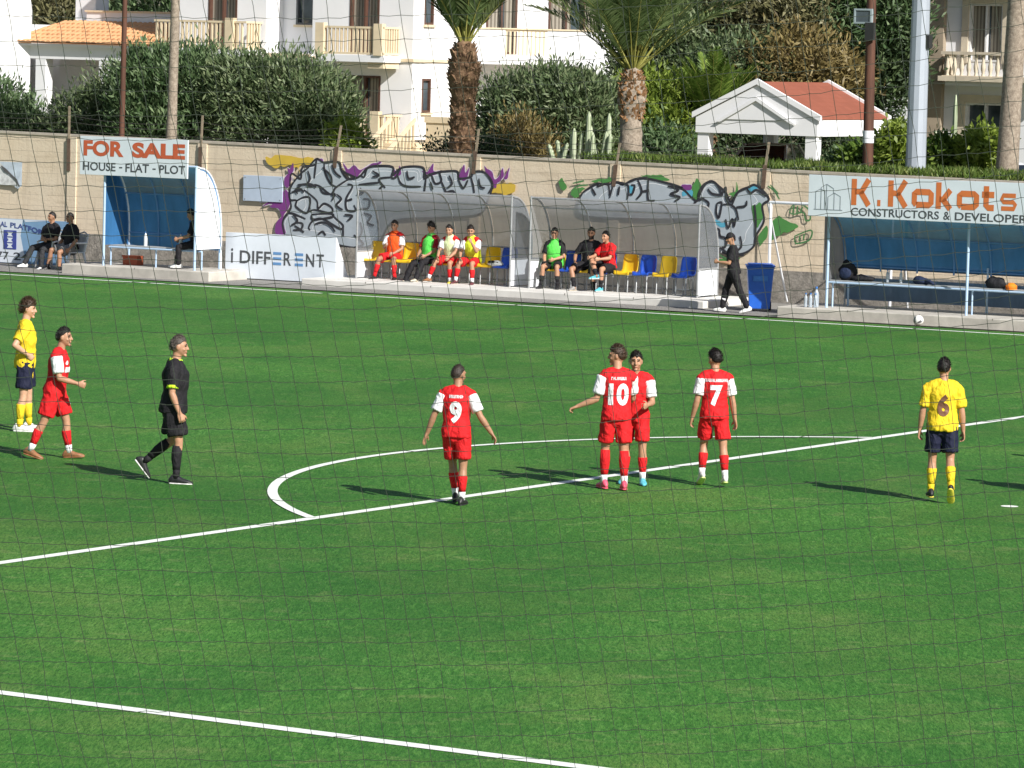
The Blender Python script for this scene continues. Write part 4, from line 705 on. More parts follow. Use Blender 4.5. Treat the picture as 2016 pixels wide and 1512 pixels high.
part('porch_wall', RENDW, H0, (-.1, 6.2, 1.9, 2.2, -1, 3.95))
part('parapet', RENDW, H0, (.95, 5.95, 2.0, 2.25, 3.95, 4.38)); part('coping', CREAM, H0, (.9, 6.0, 1.95, 2.3, 4.382, 4.44))
window(Frame(H0, 0, 1.9, 0, 0), 1.5, 2.6, -.2, 1.9, BROWNF, True, 2, False, 'porch_door', -.03)
bw = Frame(H0, -1.4, -1.2, 0, R(35)); wall_with_holes(bw, 'wall', RENDW, -4, 1.85, -1, 6, [(-1.9, -.85, 4.4, 5.5), (-1.6, -.9, .6, 1.8)]); window(bw, -1.9, -.85, 4.4, 5.5, GREYF, False, 2, True); window(bw, -1.6, -.9, .6, 1.8, GREYF, False, 1, True)
Wg.part('wall', RENDW, (5.03, 5.05, .002, 6, -.9, 8.6)); bw.part('wall', RENDW, (1.83, 1.85, .002, 3.4, -1, 4.6)); part('chimney', RENDW, H0, (.2, 1.05, 2.4, 3.2, 4.0, 5.2))
# --- house on the right with turned balusters
H2 = root('balustrade_house', 'grey-white house with a stone baluster balcony, partly behind the right palm trunk', 'house', -9.8, 45, 1.2)
STONE = mat('stone_trim', (.56, .49, .38), .85, .12, 3, .15, 30); PALEW = mat('pale_grey_render', (.76, .77, .80), .85, .05, .8)
F2 = Frame(H2, 0, 0, 0, 0); wall_with_holes(F2, 'wall', PALEW, 0, 9, -.6, 8.5, [(.78, 1.95, 4.35, 6.2), (.75, 2.1, 1.5, 3.05)])
window(F2, .78, 1.95, 4.35, 6.2, mat('white_window_frame', (.7, .7, .7), .5), True, 2, False, 'balcony_door', .22); window(F2, .75, 2.1, 1.5, 3.05, mat('white_window_frame', (.7, .7, .7), .5), False, 2, False, 'window', .22)
F2.part('door_surround', STONE, (.56, .78, -.1, -.003, 4.3, 6.2), (1.95, 2.17, -.1, -.003, 4.3, 6.2), (.56, 2.17, -.1, -.003, 6.2, 6.45), (.45, 2.3, -.2, -.003, 6.45, 6.55))
F2.part('window_surround', STONE, (.53, .75, -.1, -.003, 1.3, 3.05), (2.1, 2.32, -.1, -.003, 1.3, 3.05), (.53, 2.32, -.1, -.003, 3.05, 3.3))
part('corner_pier', mat('shaded_brown_stucco', (.33, .27, .20), .9, .15, 2), H2, (-.48, -.001, -.25, .4, -.6, 8.5))  # pier brown is deepened, with the shade on it put into the colour
tiled_slope('awning', H2, .3, 3.2, -.9, 6.55, 0, 6.95, 0, 0, .16, 2, mat('grey_slates', (.42, .47, .48), .8))
F2.part('balcony_slab', STONE, (.25, 4.2, -.85, -.003, 3.76, 3.9), (.15, 4.3, -.92, -.85, 3.72, 3.88)); F2.part('balcony_soffit', PALEW, (.35, 4.1, -.75, -.003, 3.58, 3.76))
b = MB()
for k in range(16):
    x = .4+.245*k; b.tube([(x, -.75, 3.9), (x, -.75, 3.98), (x, -.75, 4.1), (x, -.75, 4.2), (x, -.75, 4.38), (x, -.75, 4.5), (x, -.75, 4.56)], (.06, .045, .075, .08, .045, .05, .06), 10, flat=True)
for k in range(5): y = -.62+.14*k; b.tube([(.3, y, 3.9), (.3, y, 3.98), (.3, y, 4.1), (.3, y, 4.2), (.3, y, 4.38), (.3, y, 4.5), (.3, y, 4.56)], (.06, .045, .075, .08, .045, .05, .06), 10, flat=True)
bl = b.build('balusters', STONE, H2, smooth=True, sharp=60); part('handrail', STONE, bl, (.2, 4.3, -.84, -.66, 4.56, 4.66), (.2, .4, -.66, -.05, 4.56, 4.66))
H3 = root('far_white_house', 'far white house with a red roof, glimpsed through the trees behind the carport', 'house', -20, 66, 1.4)
part('wall', RENDW, H3, (-1.5, 4.5, 0, 6, -1, 4.9)); REDT = mat('red_roof', (.34, .10, .05), .85, .2, 4); b = MB(); b.prism([(1.4, -2.4, 2.4), (4.2, -2.4, 2.4), (2.8, -2.4, 3.7)], (0, 2.3, 0)); b.build('roof', REDT, H3)
window(Frame(H3, 0, 0, 0, 0), 2.2, 3.2, 3.0, 4.2, BROWNF, False, 2, True)
# --- carport
CP = root('carport', 'white open carport with a gabled red roof, a parked car under it', 'carport', -7.7, 27, 1.25)
REDS = NT('red_roof_sheet'); rb = REDS.n('TexBrick'); rb.inputs['Scale'].default_value = 1; rb.inputs['Brick Width'].default_value = .3; rb.inputs['Row Height'].default_value = .22; rb.inputs['Mortar Size'].default_value = .01
sx = REDS.n('SeparateXYZ'); cx_ = REDS.n('CombineXYZ'); REDS.l(REDS.coord(), sx.inputs[0]); REDS.l(sx.outputs[1], cx_.inputs[0]); REDS.l(sx.outputs[0], cx_.inputs[1]); REDS.l(cx_.outputs[0], rb.inputs['Vector'])
rb.inputs['Color1'].default_value = (.29, .088, .05, 1); rb.inputs['Color2'].default_value = (.25, .075, .042, 1); rb.inputs['Mortar'].default_value = (.24, .07, .035, 1); REDS.color(rb.outputs[0]); REDS = REDS.set(Roughness=.85)
hw, ze, zr, ln = 1.9, 2.55, 3.5, 4.6
b = MB(); b.prism([(-hw, 0, 2.1), (hw, 0, 2.1), (hw, 0, ze-.02), (1.0, 0, 3.02-.02), (0, 0, zr-.02), (-hw, 0, ze-.02)], (0, .16, 0)); gab = b.build('gable', RENDW, CP)
b = MB(); b.prism([(-1.02, -.03, 2.5), (.72+.32, -.03, 2.5), (0, -.03, 3.06)], (0, .028, 0)); b.build('gable_moulding', RENDW, gab)
b = MB(); b.prism([(-1.25, -.09, 2.42), (-1.1, -.09, 2.42), (0, -.09, 3.04), (1.1, -.09, 2.42), (1.25, -.09, 2.42), (0, -.09, 3.16)], (0, .06, 0)); b.build('gable_moulding', RENDW, gab)
for s_ in (-1, 1):
    b = MB(); b.prism([(0, .05, zr+.02), (s_*(hw+.02), .05, ze+.02), (s_*(hw+.02), .05, ze+.08), (0, .05, zr+.08)], (0, ln, 0)); b.build('roof', REDS, CP)
    for y in (-.06, ln+.05): b = MB(); b.prism([(0, y, zr+.0), (s_*(hw+.1), y, ze-.04), (s_*(hw+.1), y, ze+.12), (0, y, zr+.16)], (0, .11, 0)); b.build('barge_board', RENDW, CP)
    part('fascia_beam', RENDW, CP, (s_*hw-.08, s_*hw+.08, .16, ln, 2.1, ze))
    for y in (.05, ln-.3): part('column', RENDW, CP, (s_*1.68-.17, s_*1.68+.17, y, y+.32, -.4, 2.1))
part('rear_beam', RENDW, CP, (-hw, hw, ln-.12, ln+.04, 2.1, ze))

# --- cars
CARP = NT('silver_car_paint'); CARP.color((.42, .44, .46)); CARP = CARP.set(Roughness=.25, Metallic=.3, Coat_Weight=.5)
CARW = NT('white_car_paint'); CARW.color((.72, .73, .74)); CARW = CARW.set(Roughness=.25, Coat_Weight=.5)
CGL = NT('car_glass'); CGL.color((.012, .015, .018)); CGL = CGL.set(Roughness=.05, Specular_IOR_Level=.9)
def car(lab, u, v, z, rz, paint):
    o = root('parked_car', lab, 'car', u, v, z, rz, 'parked cars behind the wall'); b = MB()
    prof = [(-2.05, .35), (-2.1, .62), (-2.0, .80), (-1.2, .92), (1.62, .95), (2.0, .86), (2.08, .6), (2.02, .33)]
    secs = [(-.84, .93), (-.88, 1), (.88, 1), (.84, .93)]
    vs = []
    for sx_, k in [(-.80, .96), (-.87, 1), (.87, 1), (.80, .96)]: vs += [(sx_, y*k, .6+(zz-.6)*(.92+.08*k)) for y, zz in prof]
    n = len(prof); fs = [(j*n+i, j*n+(i+1) % n, (j+1)*n+(i+1) % n, (j+1)*n+i) for j in range(3) for i in range(n)]+[tuple(range(n)), tuple(range(4*n-1, 3*n-1, -1))]
    b.add(vs, fs); body = b.build('body', paint, o, smooth=True, sharp=35, bevel=.05)
    b = MB(); low = [(-.80, -1.25), (.80, -1.25), (.80, 1.72), (-.80, 1.72)]; top = [(-.60, -.42), (.60, -.42), (.60, 1.18), (-.60, 1.18)]
    b.add([(x, y, .92) for x, y in low]+[(x, y, 1.44) for x, y in top], [(i, (i+1) % 4, 4+(i+1) % 4, 4+i) for i in range(4)]); b.build('windows', CGL, o, bevel=.02)
    b = MB(); b.add([(x*1.03, y*1.04+.01, 1.43) for x, y in top]+[(x*.8, y*.86+.04, 1.50) for x, y in top], [(i, (i+1) % 4, 4+(i+1) % 4, 4+i) for i in range(4)]+[(4, 5, 6, 7)]); b.build('roof', paint, o, smooth=True, bevel=.03)
    for s_ in (-1, 1):
        for (a, c) in ((low[0], top[0]), (low[3], top[3])): b = MB(); b.tube([(s_*abs(a[0])*1.0, a[1], .93), (s_*abs(c[0])*1.01, c[1], 1.45)], .045, 6); b.build('pillar', paint, o)
        b = MB(); b.tube([(s_*.80, .2, .93), (s_*.61, .25, 1.44)], .035, 6); b.build('pillar', paint, o)
        b = MB(); b.ell((s_*.97, -.85, .98), (.1, .07, .08), None, 12, 8); b.build('mirror', paint, o, smooth=True)
        for y in (-1.3, 1.3): b = MB(); b.tube([(s_*.72, y, .32), (s_*.9, y, .32)], .32, 22, flat=True); w_ = b.build('wheel', RUB, o, bevel=.03); b = MB(); b.tube([(s_*.905, y, .32), (s_*.912, y, .32)], .2, 14, flat=True); b.build('hub', GALV, w_)
        b = MB(); b.ell((s_*.62, -2.03, .68), (.18, .07, .09), None, 12, 8); b.build('headlight', PLAS, o, smooth=True)
    return o
car('silver car parked under the white carport, windscreen showing above the grass', -8.4, 29.3, 1.56, R(12), CARP)
car('white car behind the bushes beside the right palm trunk, only its roof showing', 4.45, 15.5, 1.62, R(75), CARW)

# ---------------------------------------------------------------- trees, palms, poles
BARK = mat('bark', (.17, .125, .09), .9, .35, 8, .6, 20, .03)
OLIVE = leafmat('olive_leaves', (.035, .065, .024), (.115, .165, .070), (.27, .31, .17), .22)
DEEP = leafmat('hedge_leaves', (.024, .055, .018), (.085, .145, .055), (.21, .28, .14), .22)
BROWNL = leafmat('dry_olive_leaves', (.055, .055, .024), (.15, .145, .065), (.29, .27, .14), .22)
RUSTL = leafmat('rusty_leaves', (.08, .06, .022), (.20, .15, .055), (.31, .25, .10), .25)
DARKL = leafmat('dark_leaves', (.015, .03, .012), (.05, .085, .032), (.14, .19, .08), .2)
FRESH = leafmat('fresh_leaves', (.04, .085, .012), (.12, .20, .03), (.27, .36, .07), .35)
LIME = leafmat('lime_leaves', (.08, .13, .02), (.22, .30, .04), (.36, .44, .10), .4)
def tree(name, lab, cat, u, v, ells, n, ln, wd, m, seed, up=.5, clump=10, spread=.17, shell=.5, stems=3, zb=None, group=None):
    z0 = garden_z(u, v) if zb is None else zb
    o = root(name, lab, cat, u, v, z0, 0, group); E = [(e[0]-u, e[1]-v, e[2]-z0, e[3], e[4], e[5]) for e in ells]
    foliage('crown', E, n, ln, wd, m, o, seed, up, clump, spread, shell)
    b = MB(); g = random.Random(seed)
    for k in range(stems):
        e = E[k % len(E)]; bx, by = g.uniform(-.3, .3)*(stems > 1), g.uniform(-.2, .2)*(stems > 1); r_ = .05+.02*e[5]
        mid = ((bx+e[0]*.7)*.6+g.uniform(-.1, .1), by+e[1]*.4, e[2]*.45); b.tube([(bx, by, -.3), mid, (e[0]*.9, e[1]*.9, e[2]), (e[0]+g.uniform(-.3, .3), e[1], e[2]+e[5]*.6)], (r_, r_*.8, r_*.5, r_*.15), 8)
        for q in range(4):
            a = g.uniform(0, 6.28); b.tube([(e[0]*.9, e[1]*.9, e[2]-e[5]*.2), (e[0]+e[3]*.6*math.cos(a), e[1]+e[4]*.6*math.sin(a), e[2]+e[5]*g.uniform(-.1, .6))], (r_*.45, r_*.1), 6)
    b.build('trunk', BARK, o, smooth=True); return o
HG = 'tall oleander hedge bushes above the wall'
tree('oleander_bush', 'dark green leafy bush at the left edge in front of the bright white wall', 'bush', -24.0, 14, [(-24.6, 14, 3.4, 1.2, 1, 1.0), (-23.4, 13.8, 3.0, .9, .9, .75), (-24.2, 14, 2.6, 1.5, 1, .7)], 13000, .19, .05, DEEP, 1, .6, group=HG)
tree('oleander_bush', 'olive green bush between the white wall and the thin brown pole', 'bush', -21.2, 14, [(-21.3, 14, 3.3, 1.0, 1, 1.0), (-20.5, 14.2, 4.0, .8, .9, .85), (-22.2, 13.9, 2.9, .8, .9, .6), (-20.9, 14, 2.7, 1.3, 1, .6)], 13000, .18, .048, OLIVE, 2, .6, group=HG)
tree('oleander_bush', 'tall dense bush around the slender grey palm trunk', 'bush', -17.6, 13, [(-18.7, 13, 4.2, 1.0, 1.1, 1.15), (-17.4, 13.2, 4.4, 1.2, 1.2, .95), (-18.0, 12.8, 3.2, 1.6, 1.1, .9)], 24000, .21, .05, DEEP, 3, .75, group=HG)
tree('oleander_bush', 'broad dense bush left of the shaded terrace door', 'bush', -14.6, 13, [(-15.6, 13, 4.2, 1.3, 1.2, 1.05), (-14.2, 13.1, 4.25, 1.3, 1.2, .95), (-13.3, 13, 3.7, .9, 1, .9), (-14.6, 12.8, 3.3, 1.9, 1.1, .85)], 28000, .20, .05, OLIVE, 4, .6, group=HG)
tree('oleander_bush', 'wide green bush between the two date palms', 'bush', -8.2, 16, [(-9.3, 16, 4.0, 1.0, 1.1, .9), (-8.2, 16.1, 4.25, 1.1, 1.1, .95), (-7.2, 16, 4.1, 1.0, 1.1, .85), (-8.3, 15.8, 3.4, 2.0, 1, .75)], 24000, .19, .05, OLIVE, 5, .7, group=HG)
tree('dry_shrub', 'brownish half dry shrub at the foot of the wide bush behind the cactus', 'shrub', -8.0, 14.3, [(-8.2, 14.3, 3.3, .6, .5, .6), (-7.6, 14.3, 3.0, .5, .5, .4)], 3500, .15, .035, RUSTL, 6, .7, zb=2.2)
tree('citrus_shrub', 'yellow green shrub at the right foot of the broad dense bush', 'shrub', -11.0, 10.5, [(-11.1, 10.5, 3.25, .5, .4, .45), (-10.8, 10.5, 2.95, .4, .35, .3)], 2600, .15, .07, LIME, 7, .3, zb=2.4, spread=.1)
tree('low_hedge', 'low dark clipped hedge beside the shaggy date palm', 'hedge', -8.3, 12, [(-9.0, 12, 2.85, .6, .4, .35), (-8.2, 12, 2.85, .6, .4, .35), (-7.5, 12, 2.9, .5, .4, .35)], 4500, .1, .045, DARKL, 8, .3, zb=2.2, stems=1)
# the wood behind the carport
TG = 'tall trees behind the carport'
for i, (u, v, z, r, h, m, n, lab) in enumerate([
    (-16.3, 38, 5.6, 1.3, 2.4, OLIVE, 17000, 'tall green tree right behind the pale date palm trunk'),
    (-15.4, 40, 6.4, 2.0, 2.3, BROWNL, 17000, 'brownish olive tree high behind the gable of the carport'),
    (-13.2, 39, 6.8, 1.8, 2.0, BROWNL, 15000, 'brownish tree at the top centre of the wood behind the carport'),
    (-12.9, 36.5, 5.0, 1.7, 1.3, OLIVE, 11000, 'low grey green tree directly above the red carport roof'),
    (-10.9, 36.5, 5.3, 1.6, 1.2, RUSTL, 10000, 'rusty brown tree above the right half of the red roof'),
    (-10.8, 40, 7.3, 1.7, 1.5, DEEP, 13000, 'dark tree near the top beside the floodlight box on the brown pole'),
    (-9.9, 40, 6.3, 1.15, 2.4, DARKL, 12000, 'darkest tree between the brown pole and the galvanised column'),
    (-14.6, 33.5, 3.7, 1.15, 1.4, LIME, 11000, 'bright green leafy tree left of the carport gable'),
    (-13.2, 32, 2.5, 1.1, .9, DEEP, 7000, 'dark low bush at the left column of the carport'),
    (-18.9, 42, 5.0, .9, 2.4, DARKL, 7000, 'dark tree in the gap between the villa wing and the pale palm trunk')]):
    tree('broadleaf_tree', lab, 'tree', u, v, [(u, v, z, r, r*.9, h), (u-.8*r, v+.3, z-.5, r*.7, r*.7, h*.7), (u+.75*r, v-.2, z-.4, r*.7, r*.7, h*.75), (u, v-.3, z-h*.7, r*1.05, r*.8, h*.55)], n, .26, .07, m, 20+i, .3, 10, .22, .4, 2, group=TG)
tree('broadleaf_tree', 'shady bush under the carport beams beyond the parked car', 'bush', -9.5, 35, [(-11.4, 34.5, 2.5, 1.6, .9, 1.4), (-9.0, 35, 2.5, 1.6, .9, 1.4), (-7.0, 35, 2.3, 1.2, .9, 1.1)], 11000, .24, .07, DARKL, 41, .3, group=TG)
for i, (u, v, z, r, h, m, n, lab) in enumerate([(-58, 62, 6.4, 4.0, 2.4, BROWNL, 12000, 'olive tree behind the left end of the tiled porch house'), (-52, 63, 6.6, 4.0, 2.6, DEEP, 12000, 'green tree behind the parapet of the tiled porch house'), (-46.5, 62, 6.5, 3.6, 2.5, OLIVE, 11000, 'grey green tree behind the thin brown pole and porch house')]):
    tree('broadleaf_tree', lab, 'tree', u, v, [(u, v, z, r, 2, h), (u-1.5, v, z-1.5, r*.8, 2, h*.8), (u+1.5, v, z-1.4, r*.8, 2, h*.8)], n, .42, .11, m, 50+i, .3, 10, .3, .4, 2, zb=2.1, group='trees behind the tiled porch house')
# far wooded slope that closes the view
n = 60000; gu = rng.uniform(-95, 30, n); gv = rng.uniform(74, 84, n); gz = 2+rng.random(n)**.8*(8.5+2*np.sin(gu*.35)+1.5*np.sin(gu*.13+1))
P = np.array([far(a, c+d*.5, d) for a, c, d in zip(gu, gv, gz)]); D = rng.normal(size=(n, 3))+np.array([0, 0, .4]); N = rng.normal(size=(n, 3))+np.array([0, -1, .4])
tt = np.array([.5+.8*noise.noise(Vec((a*.5, d*.6, 2))) for a, d in zip(gu, gz)])
o = bpy.data.objects.new('far_wood', leaves_mesh('far_wood', P, D, N, rng.uniform(.3, .8, n), rng.uniform(.12, .25, n), np.clip(tt+rng.normal(size=n)*.15, 0, 1), BROWNL)); COL.objects.link(o)
tag(o, 'far wooded slope closing the view between the houses', 'wood', kind='stuff')

# bushes by the right house and the cactus
SG = 'leafy garden shrubs on the right'
for i, (u, v, z, r, h, m, n, ln, lab) in enumerate([
    (2.4, 11, 3.0, .5, .4, DEEP, 2600, .16, 'dark green shrub just left of the brown pole'), (3.0, 10.5, 3.25, .42, .3, FRESH, 1800, .17, 'feathery green shrub touching the brown pole'),
    (4.15, 10, 3.6, .42, .42, LIME, 2400, .19, 'big-leaved yellow green bush left of the galvanised column'), (4.1, 10.2, 3.1, .5, .4, FRESH, 2200, .17, 'leafy green bush low between the brown pole and galvanised column'),
    (5.35, 10, 3.4, .3, .5, FRESH, 2200, .17, 'slim green bush right of the galvanised column'),
    (6.4, 10, 3.6, .6, .45, LIME, 3200, .19, 'large-leaved bush left of the right palm trunk'), (6.2, 10.4, 3.15, .6, .35, DEEP, 2200, .16, 'dark bush under the large-leaved bush by the right palm'),
    (8.6, 10, 3.6, .6, .6, FRESH, 2500, .18, 'green bush at the right edge behind the palm trunk')]):
    tree('garden_shrub', lab, 'shrub', u, v, [(u, v, z, r, r*.8, h), (u-.3*r, v, z-.3, r*.8, r*.7, h*.7)], n, ln, ln*.45, m, 70+i, .25, 8, .1, .35, 2, zb=2.3, group=SG)
CACT = NT('cactus_skin'); cwv = CACT.n('TexWave'); cwv.inputs['Scale'].default_value = 9; CACT.l(CACT.mapv((1, 1, .05)), cwv.inputs['Vector']); CACT.color(CACT.ramp(cwv.outputs['Fac'], [(.2, (.22, .28, .15)), (.8, (.46, .50, .36))])); CACT = CACT.set(Roughness=.7)
def cactus(lab, u, v, z0, stems, r):
    o = root('column_cactus', lab, 'cactus', u, v, z0, 0, 'column cacti'); g = random.Random(int(u*10))
    for dx, dy, h, lean in stems:
        b = MB(); ph = 12; vs = []; fs = []; nz = 9
        for j in range(nz+1):
            t = j/nz; rad = r*(1-.25*t)*(1 if j < nz else .35)*(1+.08*math.sin(j*2.1+dx*9))
            for k in range(ph): a = 2*math.pi*k/ph; q = rad*(1 if k % 2 else .72); vs.append((dx+lean*t*h+q*math.cos(a), dy+q*math.sin(a), h*t))
        for j in range(nz):
            for k in range(ph): fs.append((j*ph+k, j*ph+(k+1) % ph, (j+1)*ph+(k+1) % ph, (j+1)*ph+k))
        fs.append(tuple(range(nz*ph, (nz+1)*ph))); b.add(vs, fs); b.build('stem', CACT, o, smooth=True)
cactus('cluster of pale upright column cacti between bush and pale palm trunk', -2.95, 7.3, 2.88, [(-.42, 0, .45, -.35), (-.3, .1, .55, -.2), (-.2, -.05, .5, .3), (.02, .1, .72, -.05), (.10, -.05, .85, .02), (.22, .05, .74, .08), (.34, .1, .92, .15), (.45, 0, 1.25, .02), (.56, .1, .78, -.06), (.62, -.1, .72, .05), (.8, .05, .8, .16), (.92, .1, 1.22, .03), (.98, 0, .75, .1), (.66, .12, .55, -.2), (-.1, .15, .4, -.5)], .075)
cactus('tall thin column cactus in front of the right house window', 5.2, 11, 2.4, [(0, 0, 2.35, .0), (.12, .1, 1.4, .06), (-.75, 0, 1.95, -.12), (-.55, .1, 1.5, .02)], .065)

# palms
PT = NT('shaggy_palm_trunk'); PT.color(PT.ramp(PT.noise(9, 6, .8), [(.28, (.06, .035, .02)), (.5, (.22, .13, .075)), (.72, (.42, .29, .17))])); PT.bump(PT.noise(16, 5, .8), .8, .05); PT = PT.set(Roughness=.95)
PTL = NT('pale_palm_trunk'); PTL.color(PTL.ramp(PTL.noise(12, 6, .8), [(.3, (.13, .10, .075)), (.55, (.34, .28, .22)), (.75, (.48, .42, .34))])); PTL.bump(PTL.noise(14, 5, .8), .6, .04); PTL = PTL.set(Roughness=.95)
BOOT = NT('palm_boot'); BOOT.color(BOOT.ramp(BOOT.noise(6, 5, .8), [(.3, (.11, .055, .025)), (.6, (.30, .16, .07)), (.85, (.46, .30, .15))])); BOOT = BOOT.set(Roughness=.9)
STALK = leafmat('palm_stalk', (.20, .20, .05), (.30, .29, .07), (.42, .40, .13), .1)
FROND = leafmat('palm_frond', (.07, .12, .04), (.19, .27, .10), (.38, .44, .22), .4)
def palm_crown(o, z0, nf, length, seed, emin, emax, r0=.1, up_only=False, lw=.044, droop=.022):
    g = np.random.default_rng(seed); P = []; D = []; N = []; L = []; Wd = []; T = []; sb = MB()
    for k in range(nf):
        az = k*2.39996+g.normal()*.2; el = R(emin+(emax-emin)*((k+.5)/nf)**.8+g.normal()*4); ln = length*(.85+.3*g.random()); tint = g.random()
        h = np.array([math.cos(az), math.sin(az), 0]); pos = h*r0+np.array([0, 0, z0]); pts = [pos.copy()]; m_ = 26; e = el
        for j in range(m_):
            d = h*math.cos(e)+np.array([0, 0, math.sin(e)]); pos = pos+d*ln/m_; pts.append(pos.copy()); e -= (droop+.02*g.random())*(.15+1.1*j/m_)
            if j < 5: continue
            side = np.cross(d, [0, 0, 1.]); side /= np.linalg.norm(side)+1e-9; upv = np.cross(side, d)
            lf = length*.17*math.sin(math.pi*min(1, (j-3)/(m_-2))**.7)+.06
            for s_ in (-1, 1):
                for q in (0, .33, .66):
                    dd = side*s_*.8+d*.75+upv*.28+g.normal(size=3)*.10; dd /= np.linalg.norm(dd); c = pts[-2]+(pts[-1]-pts[-2])*q+dd*lf*.5
                    P.append(c); D.append(dd); N.append(upv+g.normal(size=3)*.15); L.append(lf); Wd.append(lw); T.append(np.clip(tint*.6+.4*g.random(), 0, 1))
        w0 = .045; sb.tube([tuple(p) for p in pts[:14:2]], [w0, w0*.62, w0*.5, w0*.42, w0*.36, w0*.3, w0*.22], 6)
        sb.tube([tuple(p) for p in pts[12::3]], [w0*.24]+[w0*.12]*(len(pts[12::3])-1), 4)
    me = leaves_mesh('crown', np.array(P), np.array(D), np.array(N), np.array(L), np.array(Wd), np.array(T), FROND); c = bpy.data.objects.new('crown', me); COL.objects.link(c); c.parent = o
    st_ = sb.build('leaf_stalks', STALK, c, smooth=True); a = st_.data.attributes.new('tint', 'FLOAT', 'FACE'); a.data.foreach_set('value', np.repeat(g.random(len(st_.data.polygons)//6+1), 6)[:len(st_.data.polygons)].astype(np.float32)); return c
def palm_trunk(o, prof, m, seed, boots=None, rings=0, lean=0):
    g = random.Random(seed); b = MB(); nz = 70; k = 20; vs = []; zt = prof[-1][0]
    for j in range(nz+1):
        z = zt*j/nz; r_ = np.interp(z, [p[0] for p in prof], [p[1] for p in prof])
        for i in range(k):
            a = 2*math.pi*i/k; q = r_*(1+(.16 if not rings else .03)*noise.noise(Vec((math.cos(a)*2.2+seed, math.sin(a)*2.2, z*5)))); q *= 1+(.025*(1-abs(math.sin(z*rings))**.3) if rings else 0)
            vs.append((lean*z+q*math.cos(a), q*math.sin(a), z))
    b.add(vs, [(j*k+i, j*k+(i+1) % k, (j+1)*k+(i+1) % k, (j+1)*k+i) for j in range(nz) for i in range(k)]); t = b.build('trunk', m, o, smooth=True)
    if boots:
        z0, z1, n_, size, mb_ = boots; b = MB()
        for i in range(n_):
            z = z0+(z1-z0)*i/n_; a = i*2.39996+g.uniform(-.2, .2); r_ = np.interp(z, [p[0] for p in prof], [p[1] for p in prof]); s_ = size*g.uniform(.6, 1.3); d = Vec((math.cos(a), math.sin(a), 0)); t_ = Vec((-math.sin(a), math.cos(a), 0)); c = d*r_*.93+Vec((lean*z, 0, z)); tip = c+d*s_*g.uniform(.35, .75)+Vec((0, 0, s_*g.uniform(.5, 1.1)*(1 if g.random() < .8 else -.6))); w_ = s_*g.uniform(.35, .55)
            b.add([c-t_*w_-Vec((0, 0, s_*.3)), c+t_*w_-Vec((0, 0, s_*.3)), tip+t_*w_*.45, tip-t_*w_*.45, c-t_*w_*.8+Vec((0, 0, s_*.35)), c+t_*w_*.8+Vec((0, 0, s_*.35))], [(0, 1, 2, 3), (3, 2, 5, 4), (0, 3, 4), (1, 5, 2)])
        b.build('leaf_bases', mb_, t)
PG = 'date palms behind the wall'
zg = 2.7; p = root('date_palm', 'date palm with dark shaggy brown trunk in front of the white villa', 'palm', -6.86, 9, zg, 0, PG)
palm_trunk(p, [(0, .30), (.5, .29), (1.1, .28), (1.7, .27), (1.95, .34), (2.3, .38), (2.6, .30), (2.95, .18), (3.1, .12)], PT, 1, (.05, 2.9, 420, .15, PT)); palm_crown(p, 2.9, 52, 2.6, 1, 50, 88, .07)
p = root('date_palm', 'date palm with pale lower trunk and wide green crown, right of the cactus', 'palm', -2.25, 9, zg, 0, PG)
palm_trunk(p, [(0, .30), (.8, .27), (1.35, .26), (1.5, .31), (1.9, .34), (2.2, .27), (2.5, .16), (2.6, .1)], PTL, 2, (1.25, 2.4, 300, .10, BOOT)); palm_crown(p, 2.4, 70, 3.6, 2, 40, 88, .09)
p = root('fan_palm', 'slender grey ringed palm trunk rising through the tall hedge beside the orange lettered sign', 'palm', -15.32, 9, 2.9)
palm_trunk(p, [(0, .15), (.8, .125), (4, .11), (6.5, .1)], PTL, 3, None, 22, .012); palm_crown(p, 6.4, 30, 1.6, 3, -30, 80, .08, droop=.06)
p = root('fan_palm', 'thick ringed brown palm trunk at the right edge behind the building logo sign', 'palm', 7.36, 9, 2.75)
palm_trunk(p, [(0, .27), (.8, .25), (2, .23), (4, .22), (6.5, .2)], PTL, 4, None, 16, .03); palm_crown(p, 6.4, 30, 1.8, 4, -30, 80, .1, droop=.06)
b = MB(); b.v  # spiky fan shrub behind the carport gable
p = root('young_palm', 'bright green young palm behind the left slope of the carport roof', 'palm', -12.5, 34, 1.25); palm_trunk(p, [(0, .2), (1.5, .16), (2.2, .1)], PT, 5, (.1, 2, 60, .12, BOOT)); c = palm_crown(p, 2.0, 32, 2.4, 5, 35, 85, .08, lw=.04); c.data.materials[0] = FRESH

# poles
POLEB = NT('tarred_wood'); POLEB.color(POLEB.ramp(POLEB.noise(1, 5, .7, POLEB.mapv((12, 12, .8))), [(.3, (.055, .022, .014)), (.7, (.14, .06, .035))])); POLEB = POLEB.set(Roughness=.8)
GPOLE = mat('grey_galvanised', (.40, .44, .50), .45, .06, 1.5, .05, 30, metal=.15)
o = root('wooden_pole', 'thin brown wooden pole rising through the hedge left of the ringed palm trunk', 'pole', -16.15, 8, 2.6); b = MB(); b.tube([(0, 0, 0), (.03, 0, 4.8)], (.075, .06), 12, flat=True); b.build('shaft', POLEB, o, smooth=True, sharp=60); b = MB(); b.box(-.16, .16, -.06, .06, 4.2, 4.3); b.build('crosspiece', POLEB, o)
o = root('floodlight_pole', 'dark brown pole with a white band and a square floodlight near its top', 'pole', 4.38, 8, 2.6); b = MB(); b.tube([(0, 0, 0), (-.06, 0, 5.6)], (.125, .10), 14, flat=True); b.build('shaft', POLEB, o, smooth=True, sharp=60)
b = MB(); b.tube([(-.012, 0, 1.02), (-.015, 0, 1.3)], (.128, .127), 14, flat=True); b.build('white_band', WHITEP, o, smooth=True, sharp=60)
